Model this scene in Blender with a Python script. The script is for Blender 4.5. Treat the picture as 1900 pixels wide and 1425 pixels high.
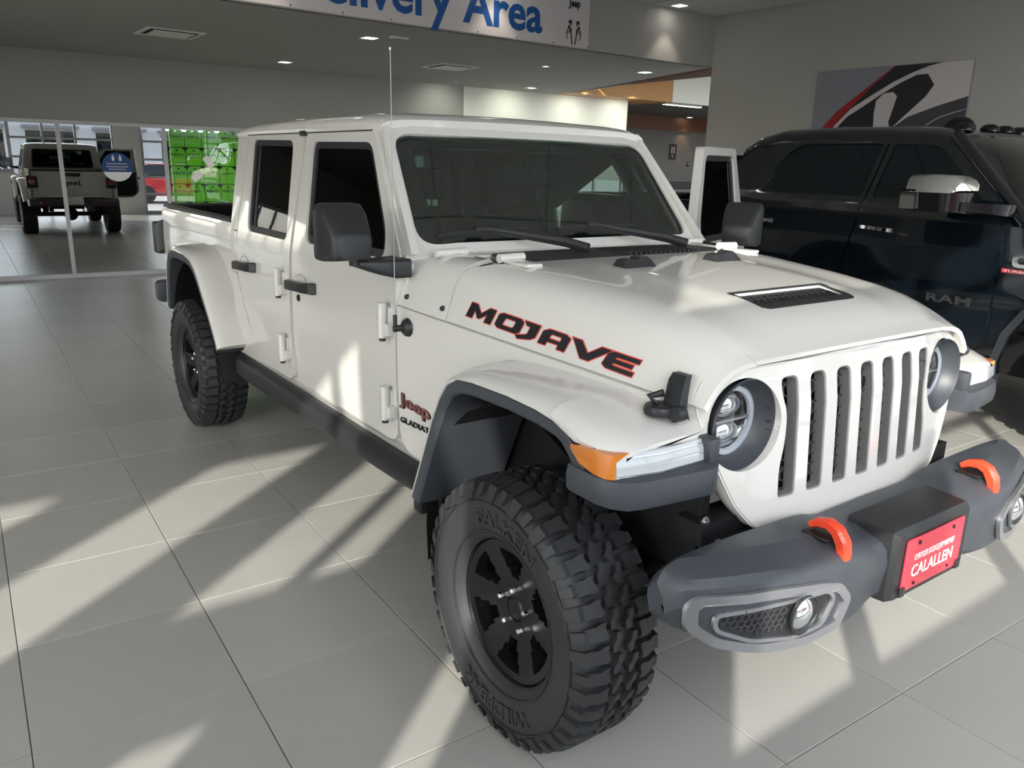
import bpy, bmesh, math, random
from mathutils import Vector, Matrix
from mathutils.geometry import tessellate_polygon

for o in list(bpy.data.objects):
    bpy.data.objects.remove(o, do_unlink=True)
scene = bpy.context.scene
C = scene.collection
PI = math.pi
random.seed(7)

# ------------------------------------------------------------------ camera
CAM = Vector((1.6907, -2.1186, 1.6826))
YAW, PITCH, ROLL, FPX = math.radians(144.092), math.radians(-15.456), math.radians(1.507), 1474.03
_f = Vector((math.cos(YAW)*math.cos(PITCH), math.sin(YAW)*math.cos(PITCH), math.sin(PITCH)))
_r = Vector((math.sin(YAW), -math.cos(YAW), 0)); _u = _r.cross(_f)
_R = _r*math.cos(ROLL) + _u*math.sin(ROLL); _U = -_r*math.sin(ROLL) + _u*math.cos(ROLL)
cam = bpy.data.cameras.new('camera'); cam.sensor_fit = 'HORIZONTAL'; cam.sensor_width = 36
cam.lens = FPX*36/1900; cam.clip_start = .05; cam.clip_end = 300
camo = bpy.data.objects.new('camera', cam); C.objects.link(camo)
camo.matrix_world = Matrix(((_R.x, _U.x, -_f.x, CAM.x), (_R.y, _U.y, -_f.y, CAM.y), (_R.z, _U.z, -_f.z, CAM.z), (0, 0, 0, 1)))
scene.camera = camo
def pix(p):
    d = Vector(p)-CAM; z = d.dot(_f)
    if z < .05: return None
    return 950+FPX*d.dot(_R)/z, 712.5-FPX*d.dot(_U)/z, z

# ------------------------------------------------------------------ world, sun, exposure
SUN_AZ, SUN_EL = math.radians(129.3), math.radians(22.3)     # direction the light travels (plan) and elevation
world = bpy.data.worlds.new('world'); scene.world = world; world.use_nodes = True
wn = world.node_tree; wn.nodes.clear()
wo = wn.nodes.new('ShaderNodeOutputWorld'); wb = wn.nodes.new('ShaderNodeBackground'); sk = wn.nodes.new('ShaderNodeTexSky')
sk.sky_type = 'NISHITA'; sk.sun_disc = False; sk.sun_elevation = math.radians(38); sk.sun_rotation = math.radians(90)-(SUN_AZ+PI)
sk.air_density = 1.0; sk.dust_density = 2.0; sk.ozone_density = 1.0
hs_ = wn.nodes.new('ShaderNodeHueSaturation'); hs_.inputs['Saturation'].default_value = .45; wn.links.new(sk.outputs[0], hs_.inputs['Color']); wn.links.new(hs_.outputs[0], wb.inputs[0]); wn.links.new(wb.outputs[0], wo.inputs[0]); wb.inputs[1].default_value = .50
sun = bpy.data.lights.new('sun', 'SUN'); sun.energy = 4.6; sun.angle = math.radians(.6); sun.color = (1, .95, .86)
suno = bpy.data.objects.new('sun', sun); C.objects.link(suno)
_sd = Vector((math.cos(SUN_AZ)*math.cos(SUN_EL), math.sin(SUN_AZ)*math.cos(SUN_EL), -math.sin(SUN_EL)))
suno.rotation_euler = _sd.to_track_quat('-Z', 'Y').to_euler(); suno.location = -_sd*20
vs = scene.view_settings
vs.view_transform = 'Standard'; vs.look = 'None'; vs.gamma = 1; vs.use_curve_mapping = False; vs.exposure = 0.9

# ------------------------------------------------------------------ materials
MATS = {}
def mat(name, col, rough=.5, metal=0., coat=0., spec=.5, emit=None, es=1., noise=None, bump=None, coat_rough=.03, trans=0., ior=1.45):
    m = bpy.data.materials.new(name); m.use_nodes = True; nt = m.node_tree; b = nt.nodes['Principled BSDF']
    b.inputs['Base Color'].default_value = (*col, 1); b.inputs['Roughness'].default_value = rough
    b.inputs['Metallic'].default_value = metal; b.inputs['Coat Weight'].default_value = coat; b.inputs['Coat Roughness'].default_value = coat_rough
    b.inputs['Specular IOR Level'].default_value = spec; b.inputs['Transmission Weight'].default_value = trans; b.inputs['IOR'].default_value = ior
    if emit:
        b.inputs['Emission Color'].default_value = (*emit, 1); b.inputs['Emission Strength'].default_value = es
    if noise or bump:
        tc = nt.nodes.new('ShaderNodeTexCoord'); nz = nt.nodes.new('ShaderNodeTexNoise')
        nt.links.new(tc.outputs['Object'], nz.inputs['Vector'])
        nz.inputs['Scale'].default_value = (noise or bump)[0]; nz.inputs['Detail'].default_value = 6
        if noise:
            rp = nt.nodes.new('ShaderNodeMapRange'); rp.inputs[3].default_value = 1-noise[1]; rp.inputs[4].default_value = 1+noise[1]
            mx = nt.nodes.new('ShaderNodeMix'); mx.data_type = 'RGBA'; mx.blend_type = 'MULTIPLY'; mx.inputs[0].default_value = 1
            mx.inputs[6].default_value = (*col, 1)
            nt.links.new(nz.outputs[0], rp.inputs[0]); nt.links.new(rp.outputs[0], mx.inputs[7]); nt.links.new(mx.outputs[2], b.inputs['Base Color'])
        if bump:
            bp = nt.nodes.new('ShaderNodeBump'); bp.inputs['Strength'].default_value = bump[1]; bp.inputs['Distance'].default_value = bump[2] if len(bump) > 2 else .002
            n2 = nt.nodes.new('ShaderNodeTexNoise'); n2.inputs['Scale'].default_value = bump[0]; n2.inputs['Detail'].default_value = 3
            nt.links.new(tc.outputs['Object'], n2.inputs['Vector']); nt.links.new(n2.outputs[0], bp.inputs['Height']); nt.links.new(bp.outputs[0], b.inputs['Normal'])
    MATS[name] = m
    return m
def glassmat(name, tint, refl=1.0, rough=0.0, base=0.0):
    m = bpy.data.materials.new(name); m.use_nodes = True; nt = m.node_tree; nt.nodes.clear()
    out = nt.nodes.new('ShaderNodeOutputMaterial'); mix = nt.nodes.new('ShaderNodeMixShader')
    tr = nt.nodes.new('ShaderNodeBsdfTransparent'); tr.inputs[0].default_value = (*tint, 1)
    gl = nt.nodes.new('ShaderNodeBsdfGlossy'); gl.inputs['Roughness'].default_value = rough; gl.inputs[0].default_value = (refl, refl, refl, 1)
    # Schlick reflectance, the same from both sides of the pane
    lw = nt.nodes.new('ShaderNodeLayerWeight'); lw.inputs[0].default_value = .5
    pw = nt.nodes.new('ShaderNodeMath'); pw.operation = 'POWER'; pw.inputs[1].default_value = 5
    ml = nt.nodes.new('ShaderNodeMath'); ml.operation = 'MULTIPLY_ADD'; ml.inputs[1].default_value = 1-max(base, .045); ml.inputs[2].default_value = max(base, .045)
    nt.links.new(lw.outputs['Facing'], pw.inputs[0]); nt.links.new(pw.outputs[0], ml.inputs[0]); nt.links.new(ml.outputs[0], mix.inputs[0])
    nt.links.new(tr.outputs[0], mix.inputs[1]); nt.links.new(gl.outputs[0], mix.inputs[2]); nt.links.new(mix.outputs[0], out.inputs[0])
    MATS[name] = m
    return m
mat('paint_white', (.605, .590, .560), .28, coat=1.0)
mat('plastic_black', (.018, .019, .021), .45, bump=(600, .15, .001))
mat('plastic_grey', (.046, .051, .061), .42, bump=(700, .2, .001))
mat('trim_gloss_black', (.008, .008, .009), .12)
mat('rubber', (.026, .027, .029), .5, noise=(8, .15))
mat('wheel_black', (.010, .010, .011), .33)
mat('steel_dark', (.02, .02, .022), .4, metal=.6)
mat('under_black', (.006, .006, .007), .5)
mat('chrome', (.85, .85, .86), .06, metal=1)
mat('satin_silver', (.42, .42, .44), .32, metal=.85)
mat('bezel_grey', (.17, .17, .175), .38)
mat('mesh_black', (.012, .012, .013), .35)
mat('mesh_edge', (.05, .05, .055), .4)
mat('orange_red', (.72, .060, .022), .35, coat=.3)
mat('decal_black', (.010, .011, .014), .35)
mat('decal_red', (.62, .05, .03), .4)
mat('badge_copper', (.25, .10, .075), .3, metal=.5)
mat('amber', (.75, .22, .01), .15, coat=1, trans=.25)
mat('lens_clear', (.78, .80, .84), .07, coat=1, metal=.95)
mat('lens_white', (.40, .42, .44), .18, coat=1)
mat('lamp_halo', (.45, .47, .5), .3, coat=1)
mat('tail_red', (.25, .008, .008), .15, coat=1)
mat('plate_red', (.60, .030, .055), .4, coat=.4)
mat('print_white', (.82, .82, .82), .5)
mat('seat_cloth', (.024, .028, .026), .8)
mat('bed_liner', (.012, .012, .013), .9, spec=.15)
mat('interior', (.022, .026, .024), .7)
mat('interior_light', (.30, .36, .33), .6)
mat('ram_black', (.003, .0055, .009), .1, coat=1.0)
mat('ram_glass', (.003, .007, .010), .03, spec=.6)
mat('ram_trim', (.010, .011, .013), .4)
mat('badge_red', (.55, .04, .06), .4)
glassmat('glass_windshield', (.50, .60, .55), base=.085)
glassmat('glass_tint', (.05, .058, .055), refl=.6)
glassmat('glass_lamp', (.92, .94, .96))
glassmat('glass_store', (.95, .96, .955))
glassmat('glass_office', (.93, .96, .94), base=.10)
glassmat('glass_partition', (.30, .34, .33), refl=.86, base=.62)
mat('wall_grey', (.36, .36, .345), .75, noise=(2.5, .02))
mat('wall_light', (.74, .755, .68), .6)
mat('wall_back', (.305, .305, .29), .7, noise=(2.5, .02))
mat('soffit_paint', (.33, .33, .305), .8)
mat('ceiling_panel', (.60, .60, .58), .9, noise=(60, .06))
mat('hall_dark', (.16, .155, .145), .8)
mat('wall_light_out', (.55, .56, .57), .8)
mat('frame_alu', (.50, .50, .52), .45, metal=.2)
mat('frame_white', (.72, .72, .70), .5)
mat('black_void', (.01, .011, .011), .8)
mat('banner_white', (.60, .58, .60), .45)
mat('banner_blue', (.010, .085, .30), .5)
mat('lamp_glow', (1, 1, 1), .5, emit=(1, .94, .84), es=9)
mat('vent_white', (.66, .66, .64), .6)
mat('poster_grey', (.20, .215, .26), .45)
mat('poster_grey_light', (.36, .36, .41), .45)
mat('poster_dark', (.020, .021, .028), .4)
mat('poster_mid', (.055, .055, .065), .4)
mat('poster_pale', (.50, .48, .50), .45)
mat('poster_red', (.30, .018, .022), .4)
mat('sticker_blue', (.015, .06, .22), .5)
mat('asphalt', (.30, .30, .29), .9, noise=(3, .2))
mat('car_white', (.75, .75, .75), .2, coat=1)
mat('car_red', (.5, .02, .03), .2, coat=1)
mat('car_silver', (.5, .52, .55), .25, metal=.5, coat=1)
mat('leaf_green', (.10, .22, .04), .7)
def grain_mat(name, c1, c2, rough=.45, scale=(1, 14, 14)):
    m = bpy.data.materials.new(name); m.use_nodes = True; nt = m.node_tree; b = nt.nodes['Principled BSDF']; b.inputs['Roughness'].default_value = rough
    tc = nt.nodes.new('ShaderNodeTexCoord'); mp = nt.nodes.new('ShaderNodeMapping'); mp.inputs['Scale'].default_value = scale
    nz = nt.nodes.new('ShaderNodeTexNoise'); nz.inputs['Scale'].default_value = 3; nz.inputs['Detail'].default_value = 8
    cr = nt.nodes.new('ShaderNodeValToRGB'); cr.color_ramp.elements[0].color = (*c1, 1); cr.color_ramp.elements[1].color = (*c2, 1)
    cr.color_ramp.elements[0].position = .3; cr.color_ramp.elements[1].position = .7
    nt.links.new(tc.outputs['Object'], mp.inputs[0]); nt.links.new(mp.outputs[0], nz.inputs[0]); nt.links.new(nz.outputs[0], cr.inputs[0]); nt.links.new(cr.outputs[0], b.inputs['Base Color'])
    MATS[name] = m
    return m
grain_mat('wood_honey', (.36, .17, .045), (.52, .27, .08), .45, (6, 1, 40))
grain_mat('wood_dark', (.10, .035, .015), (.15, .055, .022), .45, (6, 1, 40))
def tile_mat():
    m = bpy.data.materials.new('tile'); m.use_nodes = True; nt = m.node_tree; b = nt.nodes['Principled BSDF']
    geo = nt.nodes.new('ShaderNodeNewGeometry'); mp = nt.nodes.new('ShaderNodeMapping'); mp.inputs['Scale'].default_value = (2.2, .8, 1)
    n1 = nt.nodes.new('ShaderNodeTexNoise'); n1.inputs['Scale'].default_value = 1.5; n1.inputs['Detail'].default_value = 2; n1.inputs['Roughness'].default_value = .5
    cr = nt.nodes.new('ShaderNodeMix'); cr.data_type = 'RGBA'; cr.inputs[6].default_value = (.385, .372, .346, 1); cr.inputs[7].default_value = (.435, .422, .395, 1)
    oi = nt.nodes.new('ShaderNodeObjectInfo'); mr = nt.nodes.new('ShaderNodeMapRange'); mr.inputs[3].default_value = .95; mr.inputs[4].default_value = 1.05
    mx = nt.nodes.new('ShaderNodeMix'); mx.data_type = 'RGBA'; mx.blend_type = 'MULTIPLY'; mx.inputs[0].default_value = 1
    L = nt.links.new
    L(geo.outputs['Position'], mp.inputs[0]); L(mp.outputs[0], n1.inputs['Vector']); L(n1.outputs['Fac'], cr.inputs[0]); L(oi.outputs['Random'], mr.inputs[0])
    L(cr.outputs[2], mx.inputs[6]); L(mr.outputs[0], mx.inputs[7]); L(mx.outputs[2], b.inputs['Base Color'])
    b.inputs['Roughness'].default_value = .29; b.inputs['Specular IOR Level'].default_value = .55
    MATS['tile'] = m
tile_mat()
mat('grout', (.14, .135, .125), .8)
def tag_mat():
    m = bpy.data.materials.new('tag_green'); m.use_nodes = True; nt = m.node_tree; b = nt.nodes['Principled BSDF']
    b.inputs['Base Color'].default_value = (.22, .46, .07, 1); b.inputs['Roughness'].default_value = .5
    tl = nt.nodes.new('ShaderNodeBsdfTranslucent'); tl.inputs[0].default_value = (.26, .54, .09, 1)
    mx = nt.nodes.new('ShaderNodeMixShader'); mx.inputs[0].default_value = .7; out = nt.nodes['Material Output']
    nt.links.new(b.outputs[0], mx.inputs[1]); nt.links.new(tl.outputs[0], mx.inputs[2]); nt.links.new(mx.outputs[0], out.inputs[0])
    MATS['tag_green'] = m
tag_mat()

# ------------------------------------------------------------------ mesh helpers
def finish(bm, name, m, parent=None, origin=None, smooth=35, recalc=True, doubles=0):
    if doubles: bmesh.ops.remove_doubles(bm, verts=bm.verts, dist=doubles)
    if recalc: bmesh.ops.recalc_face_normals(bm, faces=bm.faces)
    if origin is not None:
        o_ = Vector(origin)
        for v in bm.verts: v.co -= o_
    me = bpy.data.meshes.new(name); bm.to_mesh(me); bm.free()
    return link(name, me, m, parent, smooth)
def link(name, me, m, parent=None, smooth=35):
    if smooth:
        me.polygons.foreach_set('use_smooth', [True]*len(me.polygons))
        me.set_sharp_from_angle(angle=math.radians(smooth))
    o = bpy.data.objects.new(name, me); C.objects.link(o)
    if not me.materials: me.materials.append(MATS[m] if isinstance(m, str) else m)
    if parent: o.parent = parent
    return o
def tag(o, label=None, cat=None, group=None, kind=None):
    if label: o['label'] = label
    if cat: o['category'] = cat
    if group: o['group'] = group
    if kind: o['kind'] = kind
    return o
def empty(name, loc=(0, 0, 0), rz=0):
    o = bpy.data.objects.new(name, None); C.objects.link(o); o.location = loc; o.rotation_euler = (0, 0, rz); o.empty_display_size = .1
    return o
def part(o, label): o['label'] = label; return o
def copy_tree(o, parent=None):
    c = o.copy(); C.objects.link(c); c.parent = parent
    for ch in list(o.children): copy_tree(ch, c)
    return c
def bmnew(): return bmesh.new()
def box(bm, x0, x1, y0, y1, z0, z1, bev=0, M=None, seg=2):
    r = bmesh.ops.create_cube(bm, size=1); vs_ = r['verts']
    for v in vs_: v.co = Vector(((x0+x1)/2+v.co.x*(x1-x0), (y0+y1)/2+v.co.y*(y1-y0), (z0+z1)/2+v.co.z*(z1-z0)))
    if bev:
        es = list({e for v in vs_ for e in v.link_edges})
        rr = bmesh.ops.bevel(bm, geom=es, offset=bev, segments=seg, profile=.5, affect='EDGES'); vs_ = list({v for f in rr['faces'] for v in f.verts} | {v for v in vs_ if v.is_valid})
    if M is not None:
        allv = set(vs_)
        for v in list(allv): 
            for f in v.link_faces: allv.update(f.verts)
        for v in allv: v.co = M @ v.co
    return bm
def rounded(poly, r, n=5):
    """round the corners of a 2D polygon; r a number or list"""
    out = []; k = len(poly)
    for i in range(k):
        p = Vector(poly[i]).to_2d() if len(poly[i]) > 2 else Vector(poly[i]); a = Vector(poly[i-1][:2]); b = Vector(poly[(i+1) % k][:2])
        ri = r if not isinstance(r, (list, tuple)) else r[i]
        if ri <= 0: out.append((p.x, p.y)); continue
        d1 = (a-p); d2 = (b-p); l1 = d1.length; l2 = d2.length
        if l1 < 1e-6 or l2 < 1e-6: out.append((p.x, p.y)); continue
        d1 /= l1; d2 /= l2
        q = min(ri, l1*.49, l2*.49); s = p+d1*q; e = p+d2*q
        for j in range(n+1):
            t = j/n; out.append(tuple((1-t)**2*s+2*t*(1-t)*p+t*t*e))
    return out
def shape(outer, holes=(), f=None, depth=None, cuts_a=(), cuts_b=(), mapf=None):
    """filled 2D shape (a,b) with holes, cut along lines, mapped to 3D by mapf(a,b,w) at w=0 and, if depth, closed back at w=depth"""
    loops = [outer]+list(holes)
    pts = [p for l in loops for p in l]
    tris = tessellate_polygon([[Vector((p[0], p[1], 0)) for p in l] for l in loops])
    bm = bmnew(); V = [bm.verts.new((p[0], p[1], 0)) for p in pts]
    for t in tris:
        try: bm.faces.new([V[i] for i in t])
        except ValueError: pass
    for c in cuts_a: bmesh.ops.bisect_plane(bm, geom=bm.verts[:]+bm.edges[:]+bm.faces[:], plane_co=(c, 0, 0), plane_no=(1, 0, 0), dist=1e-5)
    for c in cuts_b: bmesh.ops.bisect_plane(bm, geom=bm.verts[:]+bm.edges[:]+bm.faces[:], plane_co=(0, c, 0), plane_no=(0, 1, 0), dist=1e-5)
    if depth is not None:
        bmesh.ops.recalc_face_normals(bm, faces=bm.faces)
        r = bmesh.ops.extrude_face_region(bm, geom=bm.faces[:]); nv = {g for g in r['geom'] if isinstance(g, bmesh.types.BMVert)}
        for v in bm.verts:
            v.co.z = depth if v in nv else 0
    for v in bm.verts: v.co = Vector(mapf(v.co.x, v.co.y, v.co.z))
    return bm
def loft(rings, closed=True, caps=True):
    bm = bmnew(); R_ = [[bm.verts.new(p) for p in r] for r in rings]; n = len(rings[0])
    for i in range(len(R_)-1):
        for j in range(n if closed else n-1):
            k = (j+1) % n
            try: bm.faces.new((R_[i][j], R_[i][k], R_[i+1][k], R_[i+1][j]))
            except ValueError: pass
    if caps and closed:
        for r in (R_[0], R_[-1]):
            try: bm.faces.new(r)
            except ValueError: pass
    return bm
def tube(bm, pts, r, n=8, caps=True):
    P = [Vector(p) for p in pts]; rings = []; up = Vector((0, 0, 1)); rr = r if isinstance(r, (list, tuple)) else [r]*len(P)
    for i, p in enumerate(P):
        d = (P[min(i+1, len(P)-1)]-P[max(i-1, 0)]).normalized()
        a = d.cross(up)
        if a.length < 1e-3: a = d.cross(Vector((1, 0, 0)))
        a.normalize(); b = a.cross(d)
        rings.append([bm.verts.new(p+rr[i]*(math.cos(2*PI*k/n)*a+math.sin(2*PI*k/n)*b)) for k in range(n)])
    for i in range(len(rings)-1):
        for k in range(n): bm.faces.new((rings[i][k], rings[i][(k+1) % n], rings[i+1][(k+1) % n], rings[i+1][k]))
    if caps: bm.faces.new(rings[0]); bm.faces.new(rings[-1])
    return bm
def lathe(bm, prof, n=32, M=None, close=False):
    """profile [(r,w)] about the local w axis = Y"""
    R_ = []
    for (r, w) in prof:
        if r < 1e-6: R_.append([bm.verts.new((0, w, 0))]); continue
        R_.append([bm.verts.new((r*math.cos(2*PI*k/n), w, r*math.sin(2*PI*k/n))) for k in range(n)])
    pairs = list(zip(R_[:-1], R_[1:]))
    if close: pairs.append((R_[-1], R_[0]))
    for a, b in pairs:
        for k in range(n):
            q = [a[k % len(a)], a[(k+1) % len(a)], b[(k+1) % len(b)], b[k % len(b)]]
            q = [v for i, v in enumerate(q) if v not in q[:i]]
            if len(q) > 2:
                try: bm.faces.new(q)
                except ValueError: pass
    if M is not None:
        for r in R_:
            for v in r: v.co = M @ v.co
    return bm
def curve_mesh(splines, offset=0., extrude=0.):
    cu = bpy.data.curves.new('tmp', 'CURVE'); cu.dimensions = '2D'; cu.fill_mode = 'BOTH'; cu.offset = offset; cu.extrude = extrude
    for s in splines:
        sp = cu.splines.new('POLY'); sp.points.add(len(s)-1); sp.use_cyclic_u = True
        for p, q in zip(sp.points, s): p.co = (q[0], q[1], 0, 1)
    o = bpy.data.objects.new('tmp', cu); me = bpy.data.meshes.new_from_object(o); bpy.data.objects.remove(o); bpy.data.curves.remove(cu)
    return me
def text_mesh(s, size=1., offset=0., extrude=0., spacing=1., shear=0., align='LEFT'):
    cu = bpy.data.curves.new('tmp', 'FONT'); cu.body = s; cu.size = size; cu.offset = offset; cu.extrude = extrude; cu.space_character = spacing; cu.shear = shear; cu.align_x = align; cu.resolution_u = 3
    o = bpy.data.objects.new('tmp', cu); me = bpy.data.meshes.new_from_object(o); bpy.data.objects.remove(o); bpy.data.curves.remove(cu)
    return me
def bbox2(me):
    xs = [v.co.x for v in me.vertices]; ys = [v.co.y for v in me.vertices]
    return min(xs), max(xs), min(ys), max(ys)
def place_mesh(me, f):
    for v in me.vertices: v.co = Vector(f(v.co.x, v.co.y, v.co.z))
    return me
def text_fit(s, x0, x1, y0, y1, f, name, m, parent, extrude=.001, offset=0., spacing=1., shear=0.):
    """text scaled to fill the rectangle x0..x1, y0..y1 and mapped by f(a,b,w)"""
    me = text_mesh(s, 1, offset, .5, spacing, shear); a0, a1, b0, b1 = bbox2(me)
    place_mesh(me, lambda x, y, z: f(x0+(x-a0)/(a1-a0)*(x1-x0), y0+(y-b0)/(b1-b0)*(y1-y0), z*2*extrude))
    return link(name, me, m, parent, smooth=0)
def ringshape(outer, inner, depth, mapf):
    """flat ring between two loops of equal length, given depth"""
    bm = bmnew(); n = len(outer)
    A = [[bm.verts.new(mapf(p[0], p[1], w)) for p in l] for w in (0, depth) for l in (outer, inner)]
    for k in range(n):
        q = (k+1) % n
        for a, b in ((0, 1), (1, 3), (3, 2), (2, 0)): bm.faces.new((A[a][k], A[a][q], A[b][q], A[b][k]))
    return bm
def dense(poly, step):
    out = []
    for i, p in enumerate(poly):
        q = poly[(i+1) % len(poly)]; d = math.dist(p, q); n = max(1, int(d/step))
        out += [(p[0]+(q[0]-p[0])*k/n, p[1]+(q[1]-p[1])*k/n) for k in range(n)]
    return out
def hexmesh(w, h, cell, bar, depth, inside=None):
    """honeycomb bars in the (a,b) plane, centred at 0; returns list of (a0,b0,a1,b1) edges"""
    ed = set(); s = cell/math.sqrt(3); nx = int(w/cell)+3; ny = int(h/(1.5*s))+3
    for j in range(-ny, ny+1):
        for i in range(-nx, nx+1):
            cx = i*cell+(cell/2 if j % 2 else 0); cy = j*1.5*s
            c = [(round(cx+s*math.sin(PI/3*k), 5), round(cy+s*math.cos(PI/3*k), 5)) for k in range(6)]
            for k in range(6):
                a, b = c[k], c[(k+1) % 6]; mx, my = (a[0]+b[0])/2, (a[1]+b[1])/2
                if abs(mx) <= w/2 and abs(my) <= h/2 and (inside is None or inside(mx, my)): ed.add((min(a, b), max(a, b)))
    return ed
def hexbars(bm, edges, bar, depth, f):
    for a, b in edges:
        d = Vector((b[0]-a[0], b[1]-a[1])); 
        if d.length < 1e-5: continue
        n = Vector((-d.y, d.x)).normalized()*bar/2; e = d.normalized()*bar*.3
        q = [(a[0]-e.x+n.x, a[1]-e.y+n.y), (b[0]+e.x+n.x, b[1]+e.y+n.y), (b[0]+e.x-n.x, b[1]+e.y-n.y), (a[0]-e.x-n.x, a[1]-e.y-n.y)]
        t = [bm.verts.new(f(p[0], p[1], 0)) for p in q]; u = [bm.verts.new(f(p[0], p[1], depth)) for p in q]
        bm.faces.new(t)
        for k in range(4): bm.faces.new((t[k], t[(k+1) % 4], u[(k+1) % 4], u[k]))
def lerp_tab(tab, x):
    if x <= tab[0][0]: return tab[0][1]
    for (a, va), (b, vb) in zip(tab[:-1], tab[1:]):
        if x <= b: return va+(vb-va)*(x-a)/(b-a)
    return tab[-1][1]
def smooth01(t): t = max(0, min(1, t)); return t*t*(3-2*t)
# ------------------------------------------------------------------ the room (its axes u,v are turned by BETA from the truck's x,y)
BETA = math.radians(.9)
def room(u, v, z=0.): return Vector((u*math.cos(BETA)-v*math.sin(BETA), u*math.sin(BETA)+v*math.cos(BETA), z))
def to_room(p): return (p[0]*math.cos(BETA)+p[1]*math.sin(BETA), -p[0]*math.sin(BETA)+p[1]*math.cos(BETA))
def rm(o): o.rotation_euler = (0, 0, BETA); return o
def struct(name, bm, m, smooth=0): return tag(rm(finish(bm, name, m, smooth=smooth)), kind='structure')
def sbox(name, u0, u1, v0, v1, z0, z1, m): return struct(name, box(bmnew(), u0, u1, v0, v1, z0, z1), m)
UB, UF, UW, VR, ZS, ZC = -10.836, -5.704, 2.30, 6.469, 2.96, 3.56
# floor: grout bed with the 24-inch tiles laid on it
floor = struct('floor', box(bmnew(), -16, 2.6, -7.95, 22, -.10, -.004), 'grout')
T0 = Vector((-1.8778, -2.0659, 0)); TA = 1.54747; E1 = Vector((math.cos(TA), math.sin(TA), 0)); E2 = Vector((math.sin(TA), -math.cos(TA), 0))
TS1, TS2, GAP = .6119, .6064, .0035
tb = box(bmnew(), GAP/2, TS1-GAP/2, GAP/2, TS2-GAP/2, -.012, 0, bev=.0012, seg=1); tm = bpy.data.meshes.new('floor_tile'); tb.to_mesh(tm); tb.free(); tm.materials.append(MATS['tile'])
cand = []; rest = []
for i in range(-14, 24):
    for j in range(-17, 9):
        p = T0+E1*(i*TS1)+E2*(j*TS2); c = p+E1*TS1/2+E2*TS2/2; u, v = to_room(c)
        if not (UB-.3 < u < UW+.3 and -8.1 < v < 11): continue
        q = pix(c)
        if q and -120 < q[0] < 2020 and -60 < q[1] < 1560 and not (v > VR+.3 and u > UF): cand.append((q[2], i, j, p))
        elif v < VR+.3 or u < UF: rest.append(p)
cand.sort(key=lambda t: t[0])
RZ = TA
Mt = Matrix(((E1.x, E2.x, 0), (E1.y, E2.y, 0), (0, 0, 1)))     # left-handed pair: mirrored tile square, so use E1/E2 through explicit matrix
for k, (d, i, j, p) in enumerate(cand[:290]):
    o = bpy.data.objects.new('floor_tile', tm); C.objects.link(o); o.parent = floor
    # tile square spans E1 and E2; rotate by TA and shift by one pitch so that local +y maps onto -E2 side
    w = p+E2*TS2
    lu, lv = to_room(w); o.location = (lu, lv, 0); o.rotation_euler = (0, 0, TA-BETA)
    rest_dummy = None
bm = bmnew()
for p in rest+[c[3] for c in cand[290:]]:
    q = [p+E1*GAP/2+E2*GAP/2, p+E1*(TS1-GAP/2)+E2*GAP/2, p+E1*(TS1-GAP/2)+E2*(TS2-GAP/2), p+E1*GAP/2+E2*(TS2-GAP/2)]
    V = [bm.verts.new((*to_room(x), 0)) for x in q]; W = [bm.verts.new((*to_room(x), -.012)) for x in q]; bm.faces.new(V)
    for k in range(4): bm.faces.new((V[k], V[(k+1) % 4], W[(k+1) % 4], W[k]))
tag(finish(bm, 'floor_tiles_far', 'tile', floor, smooth=0), kind='stuff')
# the back wall and its glazing follow the tile grid, a little off the front part of the room
BB = math.radians(-1.34)
def rb(o): o.rotation_euler = (0, 0, BB); return o
def roomb(u, v, z=0.): return Vector((u*math.cos(BB)-v*math.sin(BB), u*math.sin(BB)+v*math.cos(BB), z))
# back wall: header above a run of reflective glazing, dark room behind it
wb_ = sbox('wall_back', UB-.12, UB, -9.6, 5.405, 2.10, ZS, 'wall_back')
wb2 = sbox('wall_back', UB-.12, UB, 5.411, 9.21, 2.10, ZS, 'wall_light')
rb(wb_); rb(wb2)
VM = [-.865+1.33*k for k in range(-6, 8)]+[9.17]
w1 = bmnew(); box(w1, UB-.06, UB+.02, -9.6, 9.21, 2.05, 2.10, .004); box(w1, UB-.06, UB+.02, -9.6, 9.21, 0, .06, .004)
win1 = rb(struct('window_1', w1, 'frame_alu'))
for a in VM: finish(box(bmnew(), UB-.05, UB+.018, a-.025, a+.025, .06, 2.05, .004), 'mullion', 'frame_alu', win1, smooth=0)
for a, b in zip(VM[:-1], VM[1:]): finish(box(bmnew(), UB-.022, UB-.012, a+.025, b-.025, .06, 2.05), 'pane', 'glass_office' if .4 < a < .5 else 'glass_partition', win1, smooth=0)
br = bmnew(); box(br, -14.2, -14.1, -9.6, 9.2, -.1, 2.3); box(br, -14.1, UB-.12, -9.6, 9.15, 2.12, 2.3); box(br, -14.1, UB-.12, -9.7, -9.6, -.1, 2.3); box(br, -14.1, UB-.12, -9.6, 9.2, -.004, .002)
rb(struct('wall_backroom', br, 'black_void'))
rb(sbox('wall_hall_side', -16, UB-.12, 9.09, 9.21, 0, 3.2, 'hall_dark'))
# soffit over the delivery bay with a slanting right edge, and the fascia that carries the banner
def poly_slab(name, pts, z0, z1, m): return struct(name, shape([(p[0], p[1]) for p in pts], depth=z1-z0, mapf=lambda a, b, w: (a, b, z0+w)), m)
poly_slab('ceiling_soffit', [(-11.4, -9.3), (UF-.02, -9.3), (UF-.02, VR), (-10.0, 7.75), (-11.4, 7.75)], ZS, 3.5, 'soffit_paint')
sbox('wall_fascia', UF-.05, UF, -9.3, VR, ZS, ZC+.14, 'wall_grey')
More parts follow.
